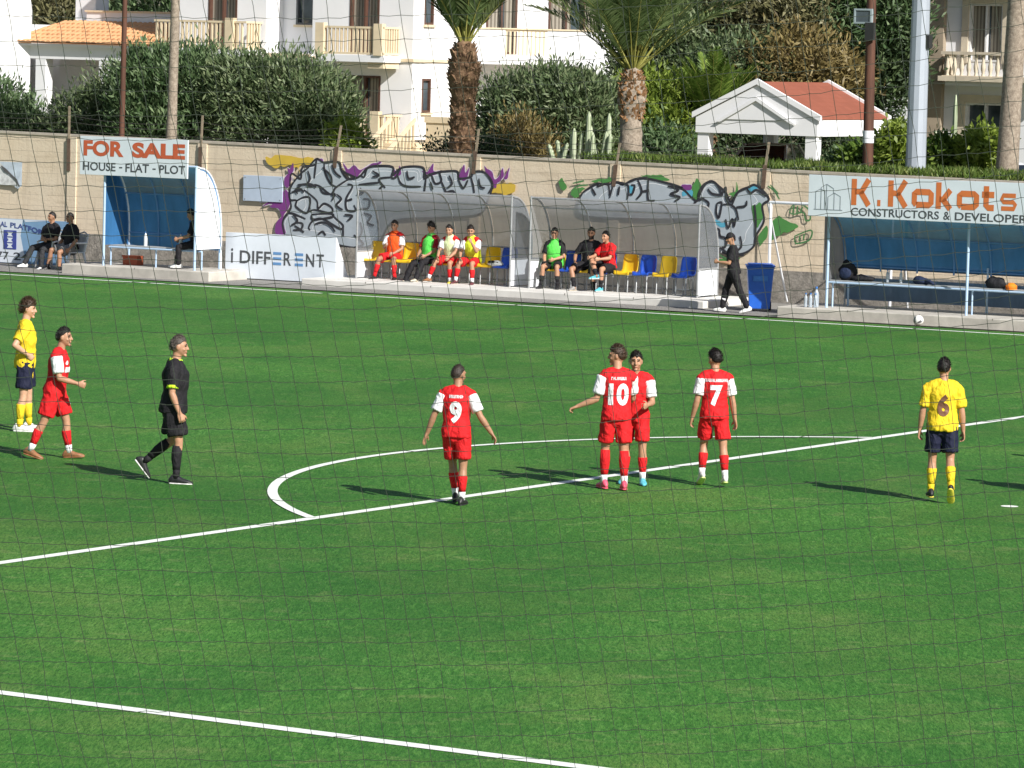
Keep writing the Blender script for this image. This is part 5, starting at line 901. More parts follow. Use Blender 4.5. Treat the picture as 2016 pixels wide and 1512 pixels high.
b = MB(); b.tube([(-.05, -.02, 3.62), (-.22, -.1, 3.6), (-.36, -.1, 3.68)], .02, 6); b.tube([(-.05, 0, 3.9), (-.2, -.05, 3.9)], .025, 6); b.build('bracket', GALV, o)
LAMPC = mat('lamp_housing', (.30, .36, .38), .4); fl = part('floodlight', LAMPC, o, (-.40, -.36, -.16, .02, 3.72, 4.06), (.0, .04, -.16, .02, 3.72, 4.06), (-.36, .0, -.16, .02, 4.02, 4.06), (-.36, .0, -.16, .02, 3.72, 3.76), (-.36, 0, 0, .02, 3.76, 4.02)); part('lens', GLASS, fl, (-.36, 0, -.14, -.13, 3.76, 4.02))
part('ballast_box', mat('dark_box', (.03, .03, .03), .5), o, (-.1, .12, -.2, -.1, 3.35, 3.75))
o = root('lighting_column', 'thick pale grey galvanised lighting column behind the building logo sign', 'column', 5.56, 8, 2.6); b = MB(); b.tube([(0, 0, 0), (0, 0, 6.5)], (.235, .19), 12, flat=True); b.build('shaft', GPOLE, o)
part('base_plate', GPOLE, o, (-.32, .32, -.32, .32, -.02, .03)); part('cable_box', mat('dark_box', (.03, .03, .03), .5), o, (.19, .27, -.1, .1, 3.2, 3.5))

# ---------------------------------------------------------------- people
def skin_mat(name, c):
    m = NT(name); m.color(m.ramp(m.noise(14, 4), [(.3, vary(c, .88)), (.7, vary(c, 1.1))])); return m.set(Roughness=.5, Specular_IOR_Level=.4, Subsurface_Weight=.06, Subsurface_Radius=(.02, .008, .004))
SK = {'fair': skin_mat('fair_skin', (.56, .32, .21)), 'tan': skin_mat('tanned_skin', (.44, .235, .145)), 'olive': skin_mat('olive_skin', (.36, .19, .115))}
HAIRM = {k: mat(k+'_hair', c, .55, .35, 60, .5, 90, .01) for k, c in {'black': (.014, .011, .010), 'brown': (.05, .028, .016), 'greying': (.085, .07, .06), 'dark': (.034, .024, .019)}.items()}
LIPS = mat('lips', (.34, .13, .10), .5); EYED = mat('eyes', (.03, .02, .018), .3)
CL = {k: cloth(k+'_fabric', c) for k, c in {'red': (.62, .014, .018), 'deepred': (.30, .012, .022), 'white': (.76, .76, .78), 'yellow': (.78, .55, .025), 'black': (.016, .015, .018), 'navy': (.012, .014, .038), 'charcoal': (.035, .036, .04), 'grey': (.22, .22, .22),
      'orange_bib': (.85, .10, .015), 'green_bib': (.12, .70, .10), 'yellow_bib': (.72, .80, .04), 'pale_bib': (.72, .80, .45), 'limetrim': (.55, .80, .03)}.items()}
BT = {k: mat(k+'_boot', c, .45, .35, 26) for k, c in {'black': (.02, .02, .022), 'white': (.72, .72, .70), 'pink': (.85, .10, .17), 'bronze': (.26, .12, .055), 'cyan': (.10, .45, .55), 'lime': (.62, .75, .25), 'cream': (.62, .54, .42), 'maroon': (.12, .03, .04), 'grey': (.30, .29, .28), 'yellow': (.72, .62, .08)}.items()}
def dv(fl, ab, s): return Vec((s*math.sin(R(ab)), math.sin(R(fl))*math.cos(R(ab)), -math.cos(R(fl))*math.cos(R(ab))))
def wrinkle(me, amp, seed, fr=11):
    a = coords(me); nn = np.empty(len(a)*3); me.vertex_normals.foreach_get('vector', nn); nn = nn.reshape(-1, 3)
    d = np.array([noise.noise(Vec((p[0]*fr+seed, p[1]*fr, p[2]*fr*.55)))+.6*noise.noise(Vec((p[0]*fr*2.2, p[1]*fr*2.2+seed, p[2]*fr*1.1+p[0]*9)))-1.5*abs(noise.noise(Vec((p[0]*fr*.8+p[2]*5+seed*3, p[1]*fr*.8-p[2]*4, p[2]*fr*.7))))+.35 for p in a])
    setco(me, a+nn*(np.maximum(d, -.3)*amp+.007)[:, None])
def person(lab, loc, heading, H=1.75, sk='tan', hair='black', style='short', shirt='red', sleeves=None, shorts='red', sock='red', cuff='white', boots='black', sole=None, legs=None, arms=None, lean=3, twist=0, head=(0, 0), z0=0, pelvis=None, build=1.0, voxel=.0075,
           number=None, name_strip=None, bib=None, trousers=None, beard=False, band=None, collar=None, trim=None, short_no=None, sleeve_len=.74, group=None, seed=1, cap=None, shin_band=False, sock_top=.32, chest=None):
    k = H/1.75; w_ = build; legs = legs or {}; arms = arms or {}
    L = {-1: legs.get('L', (3, 3, 0, 2, 0, 8)), 1: legs.get('R', (-3, 3, -4, 2, 0, 8))}; A = {-1: arms.get('L', (3, 12, 12, 8, 25)), 1: arms.get('R', (3, 12, 12, 8, 25))}
    LM = Matrix.Rotation(-R(lean), 3, 'X'); TW = Matrix.Rotation(R(twist), 3, 'Z')
    def sp(t, x=0, y=0): return LM @ (Matrix.Rotation(R(twist)*min(1, max(0, t/.45)), 3, 'Z') @ Vec((x*k, y*k, 0))+Vec((0, 0, t*k)))
    raw = MB()
    ref = Matrix.Rotation(R(twist)*.5, 3, 'Z') @ Vec((1, 0, 0))
    sec = [(-.07, .12, .09, -.005), (0, .162, .112, -.01), (.08, .15, .105, 0), (.16, .14, .1, .008), (.28, .158, .112, .005), (.38, .172, .112, -.005), (.45, .15, .088, -.01), (.505, .085, .065, -.008)]
    raw.tube([sp(t, 0, yo) for t, a, b_, yo in sec], [(a*k*w_, b_*k*w_) for t, a, b_, yo in sec], 20, ref)
    nb = sp(.50, 0, -.01); hc = sp(.695, 0, .022); raw.tube([nb, sp(.56, 0, -.002), sp(.64, 0, .012)], [.064*k, .056*k, .055*k], 14)
    sh = {}; el = {}; wr = {}; hp = {}; kn = {}; an = {}; hd = {}
    for s in (-1, 1):
        sh[s] = sp(.435, s*.172*w_, -.008); raw.tube([sp(.50, s*.04, -.01), sp(.475, s*.11*w_, -.012), sh[s]], [.055*k, .052*k, .052*k], 12)
        u_, f_ = A[s][0:2], A[s][2:4]; du = TW @ dv(*u_, s); df = TW @ dv(*f_, s); el[s] = sh[s]+du*.285*k; wr[s] = el[s]+df*.25*k
        raw.tube([sh[s], sh[s]+du*.1*k, sh[s]+du*.2*k, el[s]], [.056*k*w_, .050*k*w_, .044*k, .039*k], 12)
        raw.tube([el[s], el[s]+df*.07*k, el[s]+df*.16*k, wr[s]], [.040*k, .043*k, .035*k, (.028*k, .024*k)], 12)
        # hand: palm, four fingers, thumb from the side of the palm
        d = df; n0 = TW @ Vec((-s, -.35, 0)); nrm = (n0-d*n0.dot(d)); nrm.normalize(); th = d.cross(nrm)*s; hd[s] = (d, nrm, th)
        raw.tube([wr[s]-d*.01*k, wr[s]+d*.035*k, wr[s]+d*.085*k], [(.028*k, .020*k), (.040*k, .019*k), (.043*k, .016*k)], 12, th)
        cu = R(A[s][4])
        for q, fl in enumerate((.066, .076, .072, .056)):
            off = (.033-.022*q)*k; fd = (d+th*(.16-.105*q)).normalized(); p0 = wr[s]+d*.082*k+th*off; d1 = fd*math.cos(cu*.5)+nrm*math.sin(cu*.5); d2 = fd*math.cos(cu*1.2)+nrm*math.sin(cu*1.2); d3 = fd*math.cos(cu*1.8)+nrm*math.sin(cu*1.8)
            p1 = p0+d1*fl*.45*k; p2 = p1+d2*fl*.32*k; raw.tube([p0-d*.015*k, p0, p1, p2, p2+d3*fl*.25*k], [.0098*k, .0098*k, .0092*k, .0085*k, .0075*k], 8)
        p0 = wr[s]+d*.03*k+th*.03*k; p1 = p0+(d*.7+th*.65+nrm*.25).normalized()*.042*k; raw.tube([p0, p1, p1+(d*.85+th*.25+nrm*(.25+.3*math.sin(cu))).normalized()*.034*k], [.014*k, .0115*k, .009*k], 8)
        l_ = L[s]; hp[s] = LM @ Vec((0, 0, 0)) + Vec((s*.09*k*w_, 0, -.01*k)); t_ = dv(l_[0], l_[1], s); c_ = dv(l_[2], l_[3], s); kn[s] = hp[s]+t_*.43*k; an[s] = kn[s]+c_*.41*k
        raw.tube([hp[s]+t_*.03*k, hp[s]+t_*.13*k, hp[s]+t_*.29*k, kn[s]], [.078*k*w_, .086*k*w_, .068*k, .054*k], 14)
        fw = Vec((0, 1, 0)); back = (fw-c_*fw.dot(c_)).normalized()*-.012*k
        raw.tube([kn[s], kn[s]+c_*.06*k, kn[s]+c_*.14*k+back, kn[s]+c_*.26*k+back*.6, an[s]], [.053*k, .052*k, .058*k, .046*k, .036*k], 14)
        raw.tube([an[s], an[s]+c_*.04*k], [.036*k, .034*k], 10)
    HM = TW @ Matrix.Rotation(R(head[0]), 3, 'Z') @ Matrix.Rotation(-R(head[1]), 3, 'X'); hp3 = lambda x, y, z: hc+HM @ Vec((x*k, y*k, z*k))
    hb = MB(); hb.ell((0, 0, 0), (.076, .097, .118), None, 28, 20)
    def hs(x, y, z):
        if z < 0: t = min(1, -z/.118); x *= 1-.26*t*t; y = y*(1-.10*t)+(.016*t if y > 0 else .022*t*t)
        if y > .06 and z > -.02: y *= .96
        return x, y, z
    raw.add([hp3(*hs(*p)) for p in hb.v], hb.f)
    raw.tube([hp3(0, .088, .022), hp3(0, .103, -.004), hp3(0, .112, -.022)], [.0095*k, .0115*k, .0135*k], 8); raw.ell(hp3(0, .100, -.026), (.018*k, .012*k, .009*k), HM)
    raw.ell(hp3(0, .082, -.098), (.026*k, .020*k, .018*k), HM); raw.tube([hp3(-.045, .078, .034), hp3(0, .092, .03), hp3(.045, .078, .034)], [.011*k]*3, 8); raw.ell(hp3(0, .090, -.060), (.024*k, .012*k, .012*k), HM)
    for s in (-1, 1): raw.ell(hp3(s*.078, -.006, -.005), (.011*k, .021*k, .033*k), HM); raw.ell(hp3(s*.042, .064, -.028), (.022*k, .022*k, .018*k), HM)
    me = remesh(raw, voxel*k, 3); shoes = MB(); boot_tf = {}
    zmin = 9
    for s in (-1, 1):
        l_ = L[s]; M = Matrix.Rotation(-R(l_[5])*s, 3, 'Z') @ Matrix.Rotation(-R(l_[4]), 3, 'X'); boot_tf[s] = (M, an[s])
        for y, z in ((-.06, -.085), (.19, -.08)): zmin = min(zmin, (an[s]+M @ Vec((0, y*k, z*k))).z)
    dz = (pelvis-z0) if pelvis else -zmin; T = Vec((0, 0, dz))
    me.name = 'person'; ms = [SK[sk], EYED, HAIRM[hair], LIPS]
    for m in ms: me.materials.append(m)
    ci = np.empty(len(me.polygons)*3); me.polygons.foreach_get('center', ci); q = (ci.reshape(-1, 3)-np.array(hc)) @ np.array(HM)/k; idx = np.zeros(len(q), int); fx = abs(q[:, 0]); fr = q[:, 1] > .05
    idx[fr & (abs(q[:, 2]+.062) < .007) & (fx < .023)] = 3; idx[fr & (abs(q[:, 2]-.036+.1*(fx-.03)) < .007) & (fx > .012) & (fx < .050)] = 2; idx[fr & (abs(fx-.031) < .014) & (abs(q[:, 2]-.012) < .0075)] = 1
    if beard: idx[(q[:, 1] > -.02) & (q[:, 2] < -.028) & (q[:, 2] > -.125) & ~((abs(q[:, 2]+.062) < .007) & (fx < .022)) & ~((fx < .05) & (q[:, 2] > -.045) & (q[:, 1] > .07)) & (abs(q[:, 0]) < .1)] = 2
    me.polygons.foreach_set('material_index', idx)
    a = coords(me); qq = (a-np.array(hc)) @ np.array(HM)/k       # eye sockets
    for s in (-1, 1): d2 = (qq[:, 0]-s*.031)**2+(qq[:, 2]-.012)**2; a -= np.array(HM @ Vec((0, 1, 0)))*((qq[:, 1] > .04)*np.exp(-d2/.00022)*.008*k)[:, None]
    setco(me, a+np.array(T)); body = bpy.data.objects.new('person', me); COL.objects.link(body)
    body.location = Vec((loc[0], loc[1], z0)); body.rotation_euler = (0, 0, R(heading-90)); tag(body, lab, 'person', group)
    def garment(name, mb, m, vox=.011, sm=5, amp=.006, par=None, sd=0, fr=11):
        g_ = remesh(mb, vox*k, sm); setco(g_, coords(g_)+np.array(T)); wrinkle(g_, amp, seed+sd, fr); g_.name = name; g_.materials.append(m); o = bpy.data.objects.new(name, g_); COL.objects.link(o); o.parent = par or body; return o
    def plain(name, mb, m, par=None):
        mb.v = [tuple(Vec(p)+T) for p in mb.v]; o = mb.build(name, m, par or body, smooth=True); return o
    # shirt
    hem = -.085 if not trousers else -.07; sb = MB(); S_ = [(hem, .182, .138, -.012), (-.02, .184, .137, -.012), (.08, .170, .128, -.002), (.17, .163, .122, .006), (.28, .177, .130, .004), (.38, .190, .128, -.006), (.45, .165, .102, -.01), (.495, .105, .084, -.010), (.528, .074, .070, -.008)]
    if pelvis: S_ = [(-.03, .185, .150, 0)]+S_[2:]
    sb.tube([sp(t, 0, yo) for t, a_, b_, yo in S_], [(a_*k*w_, b_*k*w_) for t, a_, b_, yo in S_], 22, ref, flat=True)
    slv = {}
    for s in (-1, 1):
        sb.tube([sp(.495, s*.05, -.01), sp(.475, s*.12*w_, -.012), sh[s]], [.066*k, .066*k, .066*k], 14)
        du = TW @ dv(*A[s][0:2], s); e_ = sh[s]+du*.285*k*sleeve_len; r_ = [.071*k*w_, .068*k*w_, .068*k]; P_ = [sh[s], sh[s]+du*.09*k, e_]
        if sleeves: slv[s] = (P_, r_); sb.tube([sh[s], sh[s]+du*.015*k], [.068*k*w_, .062*k*w_], 14)
        else: sb.tube(P_, r_, 14, flat=True)
    shirt_o = garment('shirt', sb, CL[shirt], .010, 4, .0125)
    if sleeves:
        for s in (-1, 1): q_ = MB(); q_.tube(slv[s][0], [x*1.04 for x in slv[s][1]], 14, flat=True); garment('sleeve', q_, CL[sleeves], .010, 3, .009, sd=s)
    if trim:
        for s in (-1, 1): du = TW @ dv(*A[s][0:2], s); e_ = sh[s]+du*.285*k*sleeve_len; q_ = MB(); q_.tube([e_-du*.022*k, e_+du*.012*k], [.073*k, .073*k], 16, flat=True); plain('sleeve_trim', q_, CL[trim])
    if collar: q_ = MB(); q_.tube([sp(.505, 0, -.010), sp(.55, 0, -.004)], [(.098*k, .092*k), (.080*k, .076*k)], 18, flat=True); plain('collar', q_, CL[collar])
    if bib:
        bb = MB(); B_ = [(-.02, .198, .168, 0), (.08, .190, .155, 0), (.2, .184, .150, .006), (.32, .196, .155, .002), (.40, .186, .148, -.004), (.455, .128, .118, -.008), (.50, .11, .098, -.008)]; bb.tube([sp(t, 0, yo) for t, a_, b_, yo in B_], [(a_*k*w_, b_*k*w_) for t, a_, b_, yo in B_], 22, ref); garment('bib', bb, CL[bib], .012, 4, .006, sd=5)
    # shorts or trousers
    pb_ = MB(); P2 = [(.07, .158, .115, 0), (0, .168, .122, -.01), (-.07, .158, .112, -.008)]; pb_.tube([sp(t, 0, yo) for t, a_, b_, yo in P2], [(a_*k*w_, b_*k*w_) for t, a_, b_, yo in P2], 20)
    for s in (-1, 1):
        t_ = dv(*L[s][0:2], s); c_ = dv(*L[s][2:4], s)
        if trousers: pb_.tube([hp[s], hp[s]+t_*.14*k, hp[s]+t_*.30*k, kn[s], kn[s]+c_*.15*k, kn[s]+c_*.39*k], [.103*k*w_, .096*k*w_, .080*k, .070*k, .068*k, .054*k], 14)
        else: pb_.tube([hp[s], hp[s]+t_*.15*k, hp[s]+t_*.345*k], [(.090*k*w_, .108*k*w_), (.090*k*w_, .106*k*w_), (.092*k*w_, .106*k*w_)], 16, flat=True)
    bot = garment('trousers' if trousers else 'shorts', pb_, CL[trousers or shorts], .010, 3, .012, sd=9)
    # socks and boots
    for s in (-1, 1):
        c_ = dv(*L[s][2:4], s); fw = Vec((0, 1, 0)); back = (fw-c_*fw.dot(c_)).normalized()*-.012*k
        if sock and not trousers:
            q_ = MB(); tt = [sock_top, .34, .5, .66, .80]; rr_ = [.058, .064, .060, .051, .045]; tt2 = [t for t in tt if t >= sock_top]
            q_.tube([kn[s]+c_*.41*k*t+back*(1 if t < .6 else .4) for t in tt2], [x*k for t, x in zip(tt, rr_) if t >= sock_top], 14, flat=True); plain('sock', q_, CL[sock])
            q_ = MB(); q_.tube([kn[s]+c_*.41*k*.79, kn[s]+c_*.41*k*.9, an[s]+c_*.02*k], [.0465*k, .043*k, .043*k], 14, flat=True); plain('ankle_sock', q_, CL[cuff])
        elif cuff: q_ = MB(); q_.tube([kn[s]+c_*.41*k*.8, an[s]+c_*.03*k], [.045*k, .042*k], 12, flat=True); plain('ankle_sock', q_, CL[cuff])
        if shin_band: q_ = MB(); q_.tube([kn[s]+c_*.41*k*.5, kn[s]+c_*.41*k*.62], [.070*k, .066*k], 14, flat=True); plain('shin_band', q_, CL['white'])
        M, c0 = boot_tf[s]; q_ = MB(); B = [(-.072, .024, .028, .034), (-.06, .034, .040, .042), (-.03, .038, .060, .056), (.0, .040, .058, .056), (.03, .041, .048, .046), (.08, .046, .036, .034), (.13, .047, .029, .027), (.165, .040, .024, .022), (.19, .024, .016, .016)]
        q_.tube([(0, y, z) for y, a_, b_, z in B], [(a_, b_) for y, a_, b_, z in B], 14); v_ = [(x, y, max(0, z)) for x, y, z in q_.v]
        q_.v = [tuple(c0+M @ (Vec((x, y, z-.085))*k)) for x, y, z in v_]; bo = plain('boot', q_, BT[boots if not isinstance(boots, tuple) else boots[(s+1)//2]])
        q_ = MB(); q_.tube([(0, y, .006) for y, a_, b_, z in B], [(a_+.003, .012) for y, a_, b_, z in B], 12); q_.v = [tuple(c0+M @ (Vec((x, y, min(.016, max(-.004, z))-.085))*k)) for x, y, z in q_.v]; plain('sole', q_, BT[sole or 'white'], bo)
    # hair
    q_ = MB(); q_.ell((0, 0, 0), (.081, .103, .124), None, 40, 28); vol = {'short': .006, 'quiff': .008, 'buzz': .0, 'full': .010, 'tousled': .014, 'cap': -.002}[style]; out_ = []
    for x, y, z in q_.v:
        d = Vec((x/.081, y/.103, z/.124)); hl = -.52+1.12/(1+math.exp(-(d.y+.05)*4.0))+.10*math.sin(d.x*9+seed)*max(0, d.y)-(.12 if style == 'tousled' else 0); vis = 1/(1+math.exp(-(d.z-hl)*22)); nz = noise.noise(Vec((x*45+seed, y*45, z*45)))
        e = 1+(vol*(max(0, d.z)**.8+.3)+.004*nz+(.008*max(0, d.y)*max(0, d.z) if style in ('quiff', 'tousled') else 0))/.1; sc_ = e*vis+.80*(1-vis); out_.append(hp3(*hs(x*sc_, y*sc_-.004, z*sc_)))
    g_ = random.Random(seed); hl_ = {'buzz': .005, 'short': .013, 'quiff': .017, 'full': .019, 'tousled': .030, 'cap': .006}[style]
    nv = len(out_); src = list(q_.v); cand = [i for i in range(nv) if (Vec(out_[i])-hc).length > .93*(Vec(hp3(*src[i]))-hc).length]
    q_.v = out_
    for _ in range(900 if voxel < .009 else 350):
        i = g_.choice(cand); x, y, z = src[i]; nrm_ = Vec((x/.0066, y/.0106, z/.0154)).normalized(); jit = Vec((g_.gauss(0, .006), g_.gauss(0, .006), g_.gauss(0, .006)))
        lo_ = Vec((x, y-.004, z)); sc_ = ((Vec(out_[i])-hc).length/max(1e-6, (Vec(hp3(*src[i]))-hc).length)); base = lo_*sc_*.985+jit*.8; dr = (nrm_*.75+Vec((g_.gauss(0, .35), g_.gauss(0, .35)-.25*(style in ('full', 'short')), g_.gauss(0, .3)+.1+(.35 if style in ('quiff', 'tousled') and z > .05 else 0)))).normalized(); tip = base+dr*hl_*g_.uniform(.6, 1.4); sd_ = dr.cross(nrm_+Vec((g_.gauss(0, .5), g_.gauss(0, .5), g_.gauss(0, .5)))).normalized()*.0045
        q_.add([hp3(*(base-sd_)), hp3(*(base+sd_)), hp3(*(tip+sd_*.3)), hp3(*(tip-sd_*.3))], [(0, 1, 2, 3)])
    plain('hair', q_, HAIRM[hair])
    if cap:
        q_ = MB(); q_.ell((0, 0, 0), (.087, .108, .132), None, 30, 20); q_.v = [hp3(x*(1 if z > .012 else .86), y*(1 if z > .012 else .86), max(z, .02)+.004) for x, y, z in q_.v]; co = plain('cap', q_, CL[cap])
        q_ = MB(); P_ = [(.075*math.sin(t), .075+.085*math.cos(t), .026-.012*math.cos(t)) for t in np.linspace(-1.5, 1.5, 13)]; q_.add([hp3(*p) for p in P_]+[hp3(p[0], p[1], p[2]+.006) for p in P_], [tuple(range(13)), tuple(range(25, 12, -1))]+[(i, i+13, i+14, i+1) for i in range(12)]+[(0, 12, 25, 13)]); plain('brim', q_, CL[cap], co)
    if band:
        s = -1; du = TW @ dv(*A[s][0:2], s); e_ = sh[s]+du*.285*k*.60; q_ = MB(); q_.tube([e_, e_+du*.05*k], [.070*k, .066*k], 16, flat=True); plain('armband', q_, CL[band])
    # lettering laid on the cloth
    def onto(o, P2, face, yd, m, nm, off=.006):
        bv = BVHTree.FromPolygons([v.co.copy() for v in o.data.vertices], [tuple(p.vertices) for p in o.data.polygons]); vs_, ok = [], True
        for x, z in P2:
            h = bv.ray_cast(Vec((x, -yd*1.5, z)), Vec((0, yd, 0)))[0]; h2 = h if h is not None else Vec((x, 0, z)); vs_.append(h2-Vec((0, yd*off, 0)))
        b_ = MB(); b_.add(vs_, face); return b_.build(nm, m, o)
    zb = dz+.26*k*math.cos(R(lean))
    if number:
        vs_, fs_ = text_flat(number, .34*k, .016, .86, sub=.03); xm = (max(p[0] for p in vs_)+min(p[0] for p in vs_))/2; mm = CL['white'] if shirt != 'yellow' else mat('brown_print', (.16, .07, .04), .6)
        onto(shirt_o, [((p[0]-xm), p[1]+zb-.14*k) for p in vs_], fs_, 1, mm, 'shirt_number')['label'] = 'number '+number
    if name_strip:     # unreadable name letters above the number
        g = random.Random(seed); P_, F_ = [], []; x = -name_strip/2
        while x < name_strip/2-.008:
            lw_ = g.choice((.010, .016, .018)); hh = .038; rects = [(x, x+.006, 0, hh), (x+.006, x+lw_, *g.choice([(0, .009), (hh-.009, hh), (.014, .023)]))]+([(x+lw_-.005, x+lw_, 0, hh)] if g.random() < .7 else [])
            for a0_, a1_, b0_, b1_ in rects: o_ = len(P_); P_ += [(a0_, b0_), (a1_, b0_), (a1_, b1_), (a0_, b1_)]; F_.append((o_, o_+1, o_+2, o_+3))
            x += lw_+.006
        onto(shirt_o, [(p[0], p[1]+zb+.15*k) for p in P_], F_, 1, CL['white'], 'name_strip')
    if short_no:
        vs_, fs_ = text_flat(short_no[0], .11, .006, .9, sub=.03); onto(bot, [(p[0]+short_no[1], p[1]+dz+short_no[3]) for p in vs_] if short_no[2] > 0 else [(-(p[0]+short_no[1]), p[1]+dz+short_no[3]) for p in vs_], fs_, short_no[2], CL['white'] if shorts != 'navy' else CL['yellow'], 'shorts_number')
    if chest:
        P_ = [(.06*math.cos(t)*.5+.075, .03*math.sin(t)+zb+.10) for t in np.linspace(0, 6.28, 11)[:-1]]; onto(shirt_o, P_, [tuple(range(10))], -1, CL['white'], 'chest_badge')
        P_ = [(-.1+.02*i, zb-.03+.035*j) for j in range(3) for i in range(11)]; onto(shirt_o, P_, [(j*11+i, j*11+i+1, j*11+i+12, j*11+i+11) for j in range(2) for i in range(10)], -1, CL['white'], 'chest_print')
    return body
PT_, SUBS = 'players and referee on the pitch', 'substitutes and staff on the seats'
person('footballer in yellow shirt and navy shorts standing with hands on hips', (-9.13, -1.03), 38, 1.84, 'fair', 'brown', 'tousled', 'yellow', None, 'navy', 'yellow', 'yellow', 'white', legs={'L': (6, 2, 2, 2, 0, 8), 'R': (-3, 3, -6, 2, 0, 10)}, arms={'L': (-30, 34, 50, -30, 50), 'R': (-34, 30, 52, -28, 50)}, lean=0, head=(-8, 6), seed=1, group=PT_, short_no=('6', -.15, -1, -.22))
person('footballer in red shirt with white sleeves walking right with bent arm and bronze boots', (-6.42, -3.87), 24, 1.74, 'tan', 'black', 'short', 'red', 'white', 'red', 'red', 'white', 'bronze', 'bronze', legs={'L': (17, 3, 6, 2, -4, 6), 'R': (-16, 4, -24, 3, 14, 8)}, arms={'L': (-16, 18, -2, 16, 60), 'R': (12, 10, 76, -4, 95)}, lean=7, head=(-6, 2), seed=2, group=PT_, chest=True, short_no=('8', .1, -1, -.2))
person('referee in black kit with lime collar and cuffs walking right', (-3.52, -5.23), 30, 1.84, 'tan', 'greying', 'short', 'black', None, 'black', 'black', 'black', 'black', 'white', legs={'L': (-4, 2, -52, 2, 52, 6), 'R': (10, 2, -3, 2, 0, 6)}, arms={'L': (-10, 16, 0, 14, 50), 'R': (-2, 10, 22, 3, 70)}, lean=2, head=(-2, 4), build=1.15, seed=3, sock_top=.1, group=PT_, collar='limetrim', trim='limetrim', chest=False)
person('footballer in red number 9 shirt seen from behind on the penalty line', (.37, -4.80), 114, 1.69, 'olive', 'dark', 'buzz', 'red', 'white', 'red', 'red', 'white', 'black', 'black', legs={'L': (20, -4, 3, -6, 0, 6), 'R': (-4, 1, -6, 0, 0, 8)}, arms={'L': (-6, 24, 8, 20, 18), 'R': (-8, 27, 8, 34, 40)}, lean=2, head=(-38, 6), seed=4, number='9', name_strip=.17, group=PT_)
person('captain in red number 10 shirt with armband and pink boots looking left', (.90, -1.86), 132, 1.81, 'tan', 'brown', 'quiff', 'red', 'white', 'red', 'red', 'white', 'pink', 'pink', legs={'L': (10, 3, -2, 1, 0, 10), 'R': (-3, 1, -7, 1, 4, 8)}, arms={'L': (-4, 18, 34, 62, 95), 'R': (20, 10, 70, -10, 60)}, lean=2, head=(68, 4), seed=5, sock_top=.06, number='10', name_strip=.2, band='white', group=PT_)
person('footballer in red half hidden behind the number 10 captain, facing the camera', (.74, -1.10), 292, 1.70, 'tan', 'black', 'quiff', 'red', 'white', 'red', 'red', 'white', 'cyan', 'black', legs={'L': (5, 3, 0, 2, 0, 14), 'R': (-4, 3, -6, 2, 0, 10)}, arms={'L': (10, 12, 86, -8, 80), 'R': (5, 10, 40, -10, 60)}, lean=4, head=(8, 4), seed=6, group=PT_, short_no=('11', -.18, -1, -.22))
person('footballer in red number 7 shirt with lime-soled boots walking away head turned left', (1.60, -.57), 128, 1.70, 'tan', 'black', 'full', 'red', 'white', 'red', 'red', 'white', 'white', 'lime', legs={'L': (18, 2, -10, 4, 26, 4), 'R': (-8, 4, -14, 3, 10, 4)}, arms={'L': (-6, 13, 18, 10, 45), 'R': (-4, 13, 6, 10, 30)}, lean=3, head=(28, 12), seed=7, number='7', name_strip=.3, group=PT_)
person('footballer in yellow number 6 shirt and navy shorts walking away on the right', (4.60, -.12), 118, 1.74, 'tan', 'black', 'short', 'yellow', None, 'navy', 'yellow', 'yellow', 'black', 'yellow', legs={'L': (4, 2, -3, 1, 0, 6), 'R': (-3, 2, -30, 2, 48, 6)}, arms={'L': (-2, 14, 10, 6, 45), 'R': (-4, 11, 8, 6, 45)}, lean=2, head=(-10, 4), build=1.06, seed=8, number='6', group=PT_, sleeve_len=.8)
p0 = far(4.14, 1.72)
person('man in black kit and cap striding left beside the blue wheelie bin', (p0.x, p0.y), 208, 1.74, 'tan', 'black', 'cap', 'black', None, 'black', 'black', 'white', 'white', 'white', legs={'L': (-19, 2, -26, 2, 16, 6), 'R': (20, 3, 10, 2, -4, 6)}, arms={'L': (14, 10, 94, -22, 70), 'R': (-14, 14, 4, 8, 50)}, lean=5, head=(25, 14), seed=9, cap='black', trousers='black', shin_band=True)
def seated(lab, u, v, dh, pel, zg, **kw):
    p = far(u, v); return person(lab, (p.x, p.y), -88+dh, z0=zg, pelvis=pel, voxel=.010, group=SUBS, **kw)
TH = {'L': (84, 10, 4, 4, 0, 12), 'R': (84, 10, 4, 4, 0, 12)}
LAP = {'L': (24, 8, 62, -22, 50), 'R': (24, 8, 62, -22, 50)}
seated('substitute in orange bib and red shorts on the left end of the left shelter', -5.86, 4.25, 6, .69, .15, sk='olive', shirt='red', sleeves='white', bib='orange_bib', cuff='red', boots='black', legs={'L': (82, 10, 0, 6, 0, 12), 'R': (82, 16, 6, 12, 0, 14)}, arms={'L': (20, 12, 60, -30, 50), 'R': (26, 8, 105, -30, 60)}, lean=2, head=(4, 8), seed=11)
seated('substitute slouching in green bib, maroon shirt and black trousers', -4.90, 4.2, -10, .68, .15, sk='olive', style='tousled', shirt='deepred', bib='green_bib', trousers='black', boots='cream', sole='white', legs={'L': (76, 6, 32, 2, -8, 8), 'R': (70, 12, 26, 6, -4, 12)}, arms=LAP, lean=-6, head=(0, 16), cuff='white', seed=12)
seated('substitute leaning forward in pale yellow bib with forearms on bare thighs', -4.25, 4.15, 4, .69, .15, sk='tan', shirt='red', sleeves='white', bib='pale_bib', boots=('yellow', 'bronze'), legs={'L': (80, 6, -2, 2, 0, 8), 'R': (84, 22, 8, 18, 0, 18)}, arms={'L': (34, 8, 58, -14, 60), 'R': (34, 8, 58, -14, 60)}, lean=16, head=(8, 10), seed=13)
